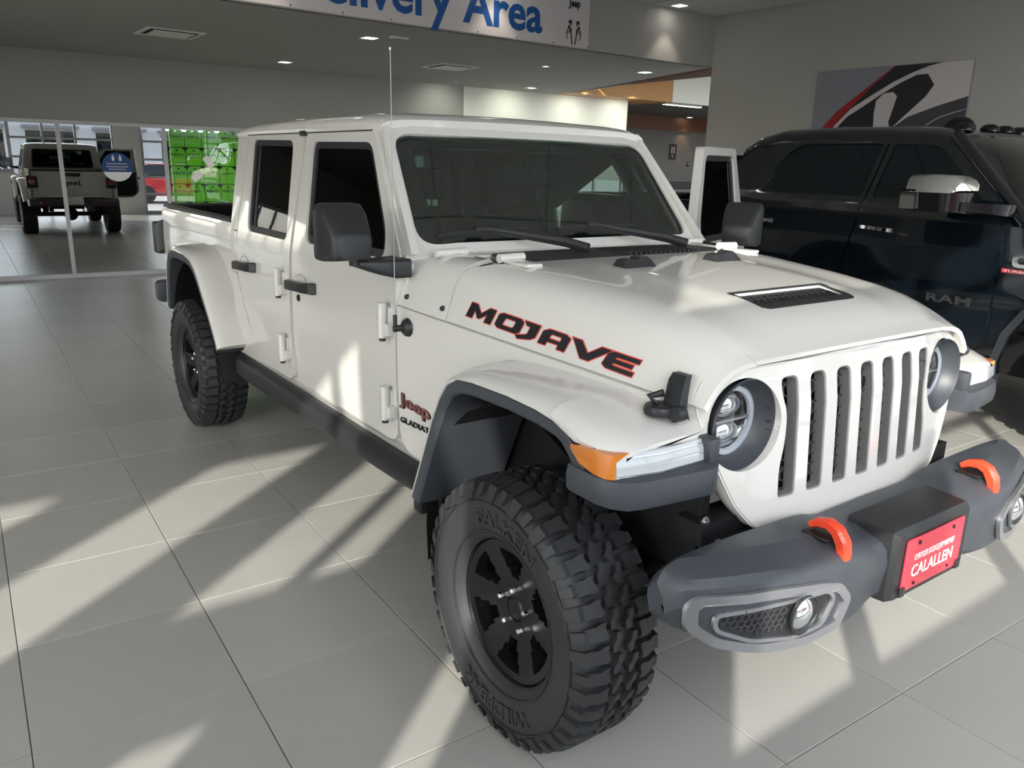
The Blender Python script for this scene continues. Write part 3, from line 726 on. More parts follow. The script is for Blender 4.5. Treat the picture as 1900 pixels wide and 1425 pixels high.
# cowl: white shoulders, black grille panel below the windshield
for s in (-1, 1):
    rings = []
    for x in (-.862, -.80, -.72, -.64, -.58):
        r = hood_ring(x); half = [p for p in r if p[1]*s >= .52]; half.sort(key=lambda p: (-p[2], abs(p[1]))); 
        half = sorted(half, key=lambda p: abs(p[1])*1.0-p[2]*.6); rings.append([(p[0], s*(abs(p[1])+.004), p[2]) for p in half])
    bm = loft(rings, closed=False); bmesh.ops.recalc_face_normals(bm, faces=bm.faces)
    # make sure it faces out
    if sum(f.normal.z+f.normal.y*s for f in bm.faces) < 0: bmesh.ops.reverse_faces(bm, faces=bm.faces)
    g = bmesh.ops.extrude_face_region(bm, geom=bm.faces[:]); nv = [v for v in g['geom'] if isinstance(v, bmesh.types.BMVert)]
    for v in nv: v.co.z -= .012; v.co.y *= .97
    finish(bm, 'cowl_shoulder', 'paint_white', jeep, smooth=45)
    for (x, z) in ((-.818, 1.216), (-.590, 1.206)):
        if x > -.6: x = -.605
        b2 = bmnew(); lathe(b2, [(0, .008), (.007, .007), (.010, .0), (.010, -.01)], 12, Matrix.Translation((x, s*(ysd(x)-.014), z)) @ Matrix.Diagonal((1, s, 1, 1))); finish(b2, 'body_plug', 'plastic_black', jeep)
bm = bmnew(); box(bm, -.83, -.45, -.56, .56, 1.335, 1.352); finish(bm, 'cowl_tray', 'paint_white', jeep)
def cowl_map(a, b, w): return (a, b, zsh(a)-.004+.012*(1-(b/.6)**2)*.5-w)
finish(shape(rounded([(-.70, -.50), (-.455, -.60), (-.44, -.2), (-.44, .2), (-.455, .60), (-.70, .50)], .03), depth=.012, cuts_a=[-.55], cuts_b=[-.3, 0, .3], mapf=cowl_map), 'cowl_grille', 'plastic_black', jeep, smooth=30)
for k in range(16):
    y = -.02+k*.026
    if y > .36: break
    bm = bmnew(); box(bm, -.66, -.47, y-.004, y+.004, zsh(-.55)-.004, zsh(-.55)+.008, .002); finish(bm, 'cowl_slat', 'plastic_black', jeep)
bm = bmnew(); box(bm, -.845, -.70, -.60, .60, 1.335, 1.3665, .008); finish(bm, 'cowl_top', 'paint_white', jeep)
# hood side line strip, hinges, washer nozzles
for s in (-1, 1):
    b2 = bmnew(); tube(b2, [(-.50, s*.60, 1.378), (-.50, s*.50, 1.380)], .016, 10); box(b2, -.50, -.36, min(s*.52, s*.585), max(s*.52, s*.585), 1.360, 1.374, .006)
    finish(b2, 'hood_hinge', 'paint_white', hood, smooth=40)
    b2 = bmnew(); tube(b2, [(-.765, s*.69, 1.372), (-.765, s*.56, 1.374)], .015, 10); finish(b2, 'windshield_hinge', 'paint_white', jeep, smooth=40)
    rings = []
    for y, h in ((-.068, .010), (-.060, .022), (-.03, .026), (-.005, .020), (.005, .030), (.04, .032), (.062, .020), (.072, .008)):
        zt = hz(-.25, .22); rings.append([(-.25+dx, s*(.22)+y, zt+zz) for dx, zz in ((-.034, -.006), (-.022, h), (.018, h), (.040, -.006))])
    nzl = finish(loft(rings), 'washer_nozzle', 'plastic_black', hood, smooth=40)
    # hood latch: rubber strap with base and hook
    yl = ysd(.33)
    rings = []
    for z, yo, x0, x1, t in ((1.088, .010, .372, .428, .018), (1.115, .004, .372, .426, .018), (1.14, -.003, .368, .420, .014), (1.175, -.012, .364, .416, .011), (1.192, -.020, .366, .412, .008)):
        yb = yl+yo; rings.append([(x, s*(yb+o), z) for x, o in ((x0, -.012), (x0, t), (x1, t), (x1, -.012))])
    finish(loft(rings), 'hood_latch', 'plastic_black', jeep, smooth=40)
    b2 = bmnew(); lathe(b2, [(0, .022), (.026, .026), (.040, .022), (.044, .010), (.040, 0), (0, 0)], 20, Matrix.Translation((.375, s*(yl+.030), 1.093)) @ Matrix.Rotation(PI/2, 4, 'X')); 
    tube(b2, [(.428, s*(yl+.01), 1.105), (.428, s*(yl+.040), 1.105)], .020, 14); tube(b2, [(.375, s*(yl+.045), 1.118), (.352, s*(yl+.05), 1.135), (.38, s*(yl+.03), 1.148)], .010, 8)
    finish(b2, 'latch_base', 'plastic_black', jeep, smooth=40)
    # gutter between hood and fender
# ---- MOJAVE lettering
GLY = {
 'M': [[(0, 0), (.12, 1), (.40, 1), (.62, .48), (.95, 1), (1.22, 1), (1.10, 0), (.82, 0), (.89, .55), (.60, .12), (.50, .12), (.34, .55), (.28, 0)]],
 'O': [[(.10, 0), (.85, 0), (1.0, .16), (1.08, .84), (.97, 1), (.22, 1), (.06, .84), (-.02, .16)], [(.30, .25), (.28, .32), (.34, .68), (.40, .76), (.74, .76), (.78, .68), (.72, .32), (.66, .25)]],
 'J': [[(.02, 1), (.62, 1), (.52, .20), (.36, 0), (-.12, -.22), (-.22, -.04), (.10, .14), (.20, .24), (.26, .72), (.10, .76)]],
 'A': [[(0, 0), (.09, .78), (.30, 1), (.92, 1), (1.08, .84), (.98, 0), (.70, 0), (.73, .26), (.32, .26), (.28, 0)], [(.36, .46), (.39, .70), (.44, .76), (.74, .76), (.79, .70), (.76, .46)]],
 'V': [[(.02, 1), (.34, 1), (.62, .40), (1.0, 1), (1.34, 1), (.70, 0), (.42, 0)]],
 'E': [[(.16, 0), (.98, 0), (1.01, .24), (.38, .24), (.33, .30), (.34, .39), (.92, .39), (.95, .62), (.38, .62), (.41, .74), (.46, .76), (1.08, .76), (1.11, 1), (.30, 1), (.13, .84), (.02, .16)]],
}
ADV = {'M': 1.30, 'O': 1.10, 'J': .66, 'A': 1.12, 'V': 1.12, 'E': 1.1}
def mojave(s):
    total = sum(ADV[c] for c in 'MOJAVE')+.14; X0, X1, Hh = -.488, .255, .046
    for off, m, lift in ((.0026, 'decal_red', .0008), (0., 'decal_black', .0016)):
        x = .05
        for c in 'MOJAVE':
            sp = [[(X0+(x+p[0])/total*(X1-X0), p[1]*Hh) for p in l] for l in GLY[c]]; x += ADV[c]
            me = curve_mesh(sp, offset=off)
            bm = bmnew(); bm.from_mesh(me)
            bmesh.ops.triangulate(bm, faces=bm.faces[:]); bmesh.ops.subdivide_edges(bm, edges=[e for e in bm.edges if e.calc_length() > .02], cuts=2)
            for v in bm.verts:
                p, b = v.co.x, v.co.y
                xx = p if s < 0 else (X0+X1-p)
                zb = 1.2005-.073*(xx+.475)+b
                zt, zl, ys_ = zsh(xx), hoodline(xx), ysd(xx); k = max(.3, min(1, (zt-zl)/.16))
                pr = sorted([(zl, ys_-.008), (zl+(zt-zl)*.12, ys_-.016), (zl+(zt-zl)*.32, ys_-.030), (zt-.082*k, ys_-.046), (zt-.050*k, ys_-.066), (zt-.026*k, ys_-.095)])
                v.co = Vector((xx, s*(lerp_tab(pr, zb)+lift+.0012), zb))
            finish(bm, 'hood_letter' if m == 'decal_black' else 'letter_outline', m, hood, smooth=60)
mojave(-1); mojave(1)
# ---- badges on the cowl side
for s in (-1,):
    bf = lambda a, b, w: (a, s*(YS(a, b)+.003+w), b)
    text_fit('Jeep', -.846, -.655, .800, .862, lambda a, b, w: bf(a, b-.10*(a+.85), w), 'badge', 'badge_copper', jeep, .004, .012)
    text_fit('Jeep', -.843, -.652, .798, .860, lambda a, b, w: bf(a, b-.10*(a+.85), w-.002), 'badge_edge', 'decal_black', jeep, .002, .022)
    text_fit('GLADIATOR', -.846, -.600, .742, .764, bf, 'model_lettering', 'decal_black', jeep, .002, .018, 1.05)
# ---- antenna
bm = bmnew(); lathe(bm, [(0, .022), (.018, .022), (.030, .012), (.034, 0)], 24, Matrix.Translation((-.785, -YS(-.785, 1.11), 1.112)) @ Matrix.Diagonal((1, -1, 1, 1)))
tube(bm, [(-.785, -.80, 1.112), (-.792, -.845, 1.112)], .012, 10); tube(bm, [(-.792, -.838, 1.10), (-.792, -.838, 1.16)], .008, 8); ab = finish(bm, 'antenna_base', 'plastic_black', jeep, smooth=40)
bm = bmnew(); tube(bm, [(-.792, -.838, 1.155), (-.800, -.838, 2.03)], [.0020, .0013], 6); tube(bm, [(-.800, -.838, 2.03), (-.800, -.838, 2.038)], .004, 6); finish(bm, 'antenna_mast', 'satin_silver', jeep, smooth=60)
# ---- grille
def GX(y, z): return .526-.075*(z-.835)-.10*max(0, z-1.08)-.055*(abs(y)/.6)**2.2
GO_half = [(0, .735), (.33, .738), (.455, .765), (.522, .835), (.575, .93), (.612, 1.01), (.648, 1.10), (.650, 1.14), (.625, 1.178), (.57, 1.196), (.40, 1.202), (0, 1.206)]
GO = [(y, z) for y, z in GO_half]+[(-y, z) for y, z in GO_half[-2:0:-1]]
GO = rounded(GO, .02, 3)
HLY, HLZ, HLR = .493, 1.052, .122
circ = lambda cy, cz, r, n=40: [(cy+r*math.cos(2*PI*k/n), cz+r*math.sin(2*PI*k/n)) for k in range(n)]
slots = []
for i in range(7):
    a = -.3705+.1125*i; b = a+.066
    if i in (0, 6):     # outer slots bend around the headlights
        sg = -1 if i == 0 else 1; i0, i1 = (a, b) if i == 6 else (b, a)   # i0 inner edge, i1 outer edge
        i0, i1 = (b, a) if i == 0 else (a, b)
        sl = [(i0, .834), (i0, 1.165), (i1, 1.165), (i1-sg*.004, 1.12), (i1-sg*.022, 1.06), (i1-sg*.016, .98), (i1, .92), (i1, .834)]
        slots.append(rounded(sl, [.012, .025, .025, .05, .06, .06, .05, .012], 4))
    else: slots.append(rounded([(a, .834), (b, .834), (b, 1.167), (a, 1.167)], [.012, .012, .026, .026], 4))
hol = slots+[circ(-HLY, HLZ, HLR), circ(HLY, HLZ, HLR)]
gcy = [-.6, -.55, -.45, -.3, -.15, 0, .15, .3, .45, .55, .6]; gcz = [.80, .90, 1.0, 1.08, 1.12, 1.16]
bm = shape(GO, hol, depth=.022, cuts_a=gcy, cuts_b=gcz, mapf=lambda a, b, w: (GX(a, b)-w, a, b))
grille = finish(bm, 'grille', 'paint_white', jeep, smooth=35)
# outer shell that wraps back from the face
rings = []
for dx, sc in ((.004, .988), (-.006, 1.000), (-.03, 1.004), (-.14, .955)):
    cy, cz = 0, .97
    rings.append([(GX(y, z)+dx if dx > -.1 else .40, y*sc, cz+(z-cz)*sc) for y, z in GO])
finish(loft(rings, caps=False), 'grille_shell', 'paint_white', grille, smooth=50)
for sl in slots:
    sd_ = dense(sl, .03); bm = ringshape(off2(sd_, -.001), off2(sd_, .005), .030, lambda a, b, w: (GX(a, b)-.004-w, a, b)); finish(bm, 'slot_bezel', 'bezel_grey', grille, smooth=30)
    cy = sum(p[0] for p in sl)/len(sl); bm = bmnew(); ed = hexmesh(.062, .33, .034, .003, .01)
    hexbars(bm, ed, .0028, -.012, lambda a, b, w: (GX(cy+a, 1.0+b)-.026+w, cy+a, 1.0+b)); finish(bm, 'slot_mesh', 'mesh_edge', grille, smooth=0)
bm = bmnew(); box(bm, .36, .440, -.375, .375, .76, 1.17); finish(bm, 'radiator', 'black_void', jeep)
b2 = bmnew(); box(b2, .455, .470, -.028, .032, .985, 1.13, .01); tube(b2, [(.470, 0, 1.10), (.484, 0, 1.10)], .022, 14); box(b2, .468, .476, -.02, .02, .995, 1.045, .004); finish(b2, 'front_camera', 'trim_gloss_black', grille)
# ---- headlights
for s in (-1, 1):
    M = Matrix.Translation((GX(HLY, HLZ), s*HLY, HLZ)) @ Matrix.Rotation(-PI/2, 4, 'Z')       # local +y -> +x
    bm = bmnew(); lathe(bm, [(.1225, -.008), (.1205, -.002), (.118, -.008), (.106, -.050), (.099, -.054)], 48, M); finish(bm, 'headlight_bezel', 'plastic_grey', grille, smooth=50)
    bm = bmnew(); lathe(bm, [(0, -.109), (.06, -.102), (.092, -.079), (.0985, -.054)], 40, M); h = finish(bm, 'headlight', 'chrome', jeep, smooth=60)
    bm = bmnew(); lathe(bm, [(.078, -.060), (.080, -.052), (.093, -.050), (.096, -.058)], 48, M); finish(bm, 'halo_ring', 'lamp_halo', h, smooth=50)
    for dz, rr in ((.036, .058), (-.036, .058)):
        b2 = bmnew(); bmesh.ops.create_uvsphere(b2, u_segments=20, v_segments=12, radius=1)
        for v in b2.verts: v.co = Vector((GX(HLY, HLZ)-.072+v.co.x*.020, s*HLY+v.co.y*rr, HLZ+dz+v.co.z*.032))
        finish(b2, 'projector_lens', 'lens_clear', h, smooth=60)
    b2 = bmnew(); box(b2, GX(HLY, HLZ)-.066, GX(HLY, HLZ)-.052, s*HLY-.074, s*HLY+.074, HLZ-.003, HLZ+.003); box(b2, GX(HLY, HLZ)-.074, GX(HLY, HLZ)-.064, s*HLY-.070, s*HLY+.070, HLZ-.075, HLZ-.064); finish(b2, 'light_divider', 'satin_silver', h)
    bm = bmnew(); lathe(bm, [(0, -.034), (.04, -.036), (.075, -.042), (.098, -.052)], 40, M); finish(bm, 'headlight_cover', 'glass_lamp', h, smooth=60)
# ---- front fenders: white flare, black lip and liner, lamp unit
def flare(s, path, name, yout=.935, ends=None, white_stop=None, lw=.040, rise=.032):
    P = [Vector(p[:2]) for p in path]; yo = [p[2] if len(p) > 2 else yout for p in path]; n = len(P)
    cx = sum(p.x for p in P)/n; cz = .40
    wr, br, li = [], [], []
    for i in range(n):
        t = (P[min(i+1, n-1)]-P[max(i-1, 0)]).normalized(); nn = Vector((-t.y, t.x))
        if nn.dot(P[i]-Vector((cx, cz))) < 0: nn = -nn
        p = P[i]; y = yo[i]
        q = lambda yy, o: (p.x+nn.x*o, s*yy, p.y+nn.y*o)
        wr.append([q(.64, -.004), q(.64, rise+.006), q(y-.11, rise+.004), q(y-.05, rise-.002), q(y-.022, rise-.010), q(y-.007, rise-.020), q(y, .002), q(y-.012, -.004)])
        br.append([q(y-.004, .0), q(y-.001, -.004), q(y-.003, -lw*.8), q(y-.010, -lw), q(y-.06, -lw-.004), q(.60, -lw-.002), q(.60, -.001)])
    k = white_stop or n
    f = finish(loft(wr[:k]), name, 'paint_white', jeep, smooth=40)
    finish(loft(br), 'flare_lip', 'plastic_grey', f, smooth=35)
    return f
FP = [(-.505, .600), (-.46, .70), (-.415, .80), (-.37, .90), (-.325, .985), (-.28, 1.040), (-.22, 1.070), (-.14, 1.079), (.03, 1.084), (.16, 1.080), (.24, 1.070), (.275, 1.058), (.305, 1.035), (.335, 1.005), (.365, .975), (.40, .945)]
for s in (-1, 1):
    f = flare(s, FP, 'front_fender', white_stop=12)
    # white front of the fender over the lamp
    rings = []
    for x, zt, yo, zl in ((.22, 1.113, .935, 1.074), (.275, 1.103, .936, 1.056), (.315, 1.094, .936, 1.042), (.38, 1.078, .930, 1.042), (.43, 1.064, .915, 1.040), (.456, 1.054, .895, 1.036)):
        rings.append([(x, s*a, b) for a, b in ((.62, zl), (.62, zt+.006), (yo-.10, zt+.002), (yo-.035, zt-.005), (yo-.008, zt-.018), (yo, min(zt-.030, zl+.012)), (yo-.003, zl), (yo-.03, zl-.002))])
    finish(loft(rings), 'fender_nose', 'paint_white', f, smooth=40)
    # dark lower corner: front face and side face around the lamp
    def plan(o, zz, x0): return [(x, s*y, zz) for x, y in ((x0, .60), (x0, .925), (.30, .938+o), (.40, .940+o), (.445, .928+o), (.474, .902+o*.7), (.492+o, .86), (.512+o, .72), (.518+o, .655), (.505, .625), (.45, .61))]
    lo_ = loft([plan(-.006, .912, .40), plan(0, .922, .36), plan(.004, .955, .33), plan(-.002, .982, .30), plan(-.028, .990, .30)])
    finish(lo_, 'fender_corner', 'plastic_grey', f, smooth=35)
    b2 = bmnew(); rings = []
    for x0, x1, y0, y1, z0, z1 in ((.44, .500, .615, .655, .985, 1.050),): box(b2, x0, x1, min(s*y0, s*y1), max(s*y0, s*y1), z0, z1, .010)
    finish(b2, 'lamp_cheek', 'plastic_grey', f)
    # daytime running lamp with ribs, amber marker around the corner
    prof = [(.474, .985), (.482, .995), (.478, 1.025), (.468, 1.044), (.40, 1.044), (.40, .985)]
    rings = [[(x-(.0 if yy < .80 else (yy-.80)*.22), s*yy, z) for x, z in prof] for yy in (.652, .72, .80, .86, .905, .920)]
    dl = finish(loft(rings), 'running_lamp', 'lens_white', f, smooth=25)
    for k in range(7):
        z = .990+k*.0075; b2 = bmnew(); tube(b2, [((.4785 if k else .476)-max(0, k-3)*.0022, s*.656, z), ((.4785 if k else .476)-max(0, k-3)*.0022-.0005, s*.80, z), (.4515-max(0, k-3)*.0022, s*.918, z)], .0017, 6); finish(b2, 'lamp_rib', 'lens_clear', dl)
    rings = []
    for x, yo, z0, z1 in ((.306, .936, 1.022, 1.034), (.345, .941, .998, 1.043), (.40, .941, .988, 1.046), (.432, .936, .986, 1.047), (.450, .922, .986, 1.046)):
        rings.append([(x, s*(yo-.04), z0), (x, s*yo, z0), (x, s*(yo+.002), (z0+z1)/2), (x, s*yo, z1), (x, s*(yo-.04), z1)])
    mk = finish(loft(rings), 'marker_lamp', 'amber', f, smooth=40)
    # ribbed inner liner
    li = bmnew(); N = 10; prev = None
    rings = []
    for k in range(N+1):
        t = math.radians(-12+k*14.5); rings.append([(.0-.50*math.cos(t)*1.0, s*yy, .47+.56*math.sin(t)) for yy in (.93-.05, .8, .66, .56)])
    bm = loft(rings, closed=False); finish(bm, 'wheel_liner', 'under_black', f, smooth=50, recalc=False)
    for k in range(3):
        rr = []
        for j in range(6):
            t = math.radians(2+j*8); rr.append((-.492*math.cos(t), s*(.83-.075*k), .47+.553*math.sin(t)))
        b2 = bmnew(); tube(b2, rr, [.004]+[.011]*4+[.004], 8); finish(b2, 'liner_rib', 'under_black', f, smooth=60)
    b2 = bmnew(); box(b2, -.52, .42, min(s*.54, s*.58), max(s*.54, s*.58), .62, 1.12); finish(b2, 'inner_fender', 'under_black', jeep)  # side board added to stop light leaking under the hood
    b2 = bmnew(); box(b2, -.56, -.50, min(s*.56, s*.90), max(s*.56, s*.90), .52, .66, .01); finish(b2, 'splash_guard', 'under_black', jeep)
bm = bmnew(); box(bm, -.60, .40, -.66, .66, 1.02, 1.10); finish(bm, 'light_block', 'under_black', jeep)  # dark slab added under the hood to stop light leaking through
# ---- front bumper
def bprof(y):
    """bumper section at distance y from the middle: (top rear, top front edge, face, bottom)"""
    a = abs(y)
    k = smooth01((a-.24)/.10)                     # raised outer wings
    xe = lerp_tab([(0, .742), (.24, .742), (.34, .760), (.48, .750), (.60, .724), (.72, .690), (.80, .655), (.85, .620), (.875, .592)], a)
    zt = lerp_tab([(0, .775), (.24, .775), (.33, .800), (.50, .808), (.70, .808), (.83, .800), (.86, .790), (.875, .768)], a)
    zf = lerp_tab([(0, .742), (.24, .742), (.34, .765), (.50, .768), (.70, .776), (.83, .774), (.86, .764), (.875, .745)], a)
    zb = lerp_tab([(0, .575), (.24, .575), (.33, .560), (.45, .555), (.60, .572), (.74, .602), (.83, .640), (.86, .660), (.875, .685)], a)
    xr = lerp_tab([(0, .52), (.5, .53), (.8, .525), (.875, .535)], a)
    rear = xr
    return [(rear, zt-.03), (rear+.02, zt-.006), (max(rear+.028, xe-.10), zt-.002), (max(rear+.034, xe-.026), zf+.006), (xe-.008, zf-.012), (xe, zf-.05), (xe-.004, (zf+zb)/2), (xe-.012, zb+.030), (max(rear+.02, xe-.040), zb+.004), (max(rear+.01, xe-.08), zb), (rear, zb+.03)]
ys_b = [-.875, -.868, -.855, -.835, -.80, -.72, -.64, -.56, -.48, -.42, -.36, -.31, -.27, -.23, -.12, 0]
ys_b = ys_b+[-y for y in ys_b[-2::-1]]
rings = [[(x, y, z) for x, z in bprof(y)] for y in ys_b]
bumper = part(finish(loft(rings), 'front_bumper', 'plastic_grey', jeep, smooth=24), 'dark grey moulded front bumper')
for s in (-1, 1):
    # recessed fog lamp insert
    def fx(a, b, w=0.): return (lerp_tab([(0, .742), (.34, .760), (.48, .750), (.60, .724), (.72, .690), (.80, .655), (.85, .620), (.875, .588)], a)+w, s*a, b)
    FO = rounded([(.392, .672), (.425, .600), (.54, .578), (.67, .586), (.785, .618), (.846, .664), (.848, .726), (.822, .752), (.62, .747), (.49, .737), (.44, .724)], .022, 4)
    FI = off2(FO, .024)
    fb = finish(shape(FO, [FI], depth=.012, cuts_a=[.45, .52, .6, .66, .72, .78], mapf=lambda a, b, w: fx(a, b, .010-w)), 'fog_bezel', 'satin_silver', bumper, smooth=30)
    finish(shape(FI, depth=.004, cuts_a=[.45, .52, .6, .66, .72, .78], mapf=lambda a, b, w: fx(a, b, .004-w)), 'fog_panel', 'plastic_grey', bumper, smooth=30)
    RO = rounded([(.460, .690), (.495, .622), (.58, .606), (.70, .620), (.795, .662), (.795, .708), (.62, .716), (.485, .722)], .022, 4)
    finish(shape(RO, [off2(RO, .010)], depth=.008, cuts_a=[.5, .6, .7], mapf=lambda a, b, w: fx(a, b, .013-w)), 'fog_rim', 'satin_silver', bumper, smooth=30)
    finish(shape(off2(RO, .010), depth=.002, cuts_a=[.5, .6, .7], mapf=lambda a, b, w: fx(a, b, .0065-w)), 'fog_recess', 'plastic_black', bumper, smooth=30)
    b2 = bmnew(); ins = lambda a, b: .632 < .69+b*.0+b < .75 and True
    ed = hexmesh(.175, .070, .017, .002, .004, lambda a, b: (.675+b) > lerp_tab([(-.09, .632), (.0, .640), (.09, .678)], a)+.004 and (.675+b) < .706)
    hexbars(b2, ed, .0022, -.003, lambda a, b, w: fx(.695+a, .675+b, .011+w)); finish(b2, 'fog_mesh', 'mesh_edge', bumper, smooth=0)
    M = Matrix.Translation((fx(.560, .668)[0]+.002, s*.560, .668)) @ Matrix.Rotation(-PI/2, 4, 'Z')
    b2 = bmnew(); lathe(b2, [(.050, .006), (.052, .014), (.048, .016), (.042, .008)], 28, M); fg = finish(b2, 'fog_lamp', 'plastic_black', bumper, smooth=40)
    b2 = bmnew(); lathe(b2, [(0, .022), (.02, .020), (.036, .012), (.042, .007)], 24, M); finish(b2, 'fog_lens', 'lens_clear', bumper, smooth=60)
    # tow hook
    rings = []
    for x, z, hw_, hh in ((.630, .815, .013, .009), (.650, .828, .014, .012), (.680, .834, .016, .014), (.705, .824, .017, .016), (.722, .800, .018, .017), (.728, .775, .018, .015), (.728, .752, .017, .014)):
        rings.append((x, z, hw_, hh))
    rg = []
    for i, (x, z, hw_, hh) in enumerate(rings):
        a, b = rings[max(0, i-1)], rings[min(len(rings)-1, i+1)]; t = Vector((b[0]-a[0], b[1]-a[1])).normalized(); nn = Vector((-t.y, t.x))
        rg.append([(x+nn.x*o, s*.392+yy, z+nn.y*o) for yy, o in ((-hw_, -hh*.6), (-hw_, hh*.6), (-hw_*.6, hh), (hw_*.6, hh), (hw_, hh*.6), (hw_, -hh*.6), (hw_*.6, -hh), (-hw_*.6, -hh))])
    finish(loft(rg), 'tow_hook', 'orange_red', jeep, smooth=40)
    b2 = bmnew(); box(b2, .625, .700, s*.392-.035, s*.392+.035, .797, .806, .004); finish(b2, 'hook_recess', 'under_black', bumper)
# plate holder and plate
rings = [[(x, y, z) for y, z in rounded([(-w_, z0), (w_, z0), (w_, z1), (-w_, z1)], .01, 2)] for x, w_, z0, z1 in ((.62, .205, .575, .790), (.745, .196, .580, .784), (.760, .184, .588, .772))]
finish(loft(rings), 'plate_holder', 'plastic_black', bumper, smooth=30)
plm = lambda a, b, w: (.762+w-.02*(b-.68)*0, a, b)
plate = part(finish(shape(rounded([(-.152, .604), (.152, .604), (.152, .756), (-.152, .756)], .012), depth=.003, mapf=plm), 'dealer_plate', 'plate_red', jeep, smooth=0), 'red dealer plate reading CALALLEN')
pt = lambda a, b, w: (.7655+w, a, b)
text_fit('CHRYSLER DODGE JEEP RAM OF', -.104, .106, .682, .706, pt, 'plate_lettering', 'print_white', plate, .0006, .004, .95)
text_fit('CALALLEN', -.110, .108, .638, .674, pt, 'plate_lettering', 'print_white', plate, .0006, .012, .98)
for y, z in ((-.09, .738), (.09, .738), (-.09, .618), (.09, .618)):
    bm = bmnew(); tube(bm, [(.765, y, z), (.768, y, z)], .0045 if z < .7 else .006, 8); finish(bm, 'plate_screw', 'steel_dark', plate)
for (a, b) in ((-.148, .606), (.148, .606)):
    bm = bmnew(); box(bm, .764, .770, a-.012, a+.012, b-.012, b+.014, .002); finish(bm, 'plate_clip', 'plastic_black', plate)
# lower valance / skid
bm = bmnew(); box(bm, .30, .60, -.40, .40, .50, .57, .02); finish(bm, 'skid_plate', 'under_black', jeep)
bm = bmnew(); box(bm, .36, .56, -.55, .55, .66, .75, .01); box(bm, .38, .47, -.62, .62, .74, .80); finish(bm, 'bumper_bracket', 'under_black', jeep)
# ---- underbody
bm = bmnew()
for s in (-1, 1):
    box(bm, -4.55, .55, s*.42-.04, s*.42+.04, .52, .66, .01)
    tube(bm, [(0, s*.47, .42), (0, s*.47, .92)], .06, 12); tube(bm, [(.10, s*.52, .36), (.12, s*.50, .88)], .028, 8); tube(bm, [(-3.36, s*.50, .38), (-3.40, s*.46, .88)], .028, 8)
    tube(bm, [(.02, s*.45, .36), (-.95, s*.40, .50)], .025, 8); tube(bm, [(-3.487, s*.47, .42), (-3.487, s*.47, .80)], .055, 10)
tube(bm, [(0, -.72, .404), (0, .72, .404)], .045, 10); tube(bm, [(-3.487, -.72, .404), (-3.487, .72, .404)], .045, 10)
bmesh.ops.create_uvsphere(bm, u_segments=14, v_segments=10, radius=.14, matrix=Matrix.Translation((-3.487, .0, .40))); bmesh.ops.create_uvsphere(bm, u_segments=14, v_segments=10, radius=.13, matrix=Matrix.Translation((0, -.25, .40)))
tube(bm, [(.16, -.62, .42), (.16, .62, .47)], .02, 8); tube(bm, [(.24, -.60, .52), (.24, .50, .52)], .015, 8)
box(bm, -2.6, -.7, -.36, .36, .45, .60, .02); box(bm, -4.45, -2.9, -.68, .68, .70, .76)
chs = finish(bm, 'chassis', 'under_black', jeep, smooth=40)
for s in (-1, 1):
    bm = bmnew(); pts = [(.0+.065*math.cos(t*.45), s*.47+.065*math.sin(t*.45), .50+t*.0045) for t in range(90)]; tube(bm, pts, .008, 6); finish(bm, 'coil_spring', 'steel_dark', chs, smooth=60)
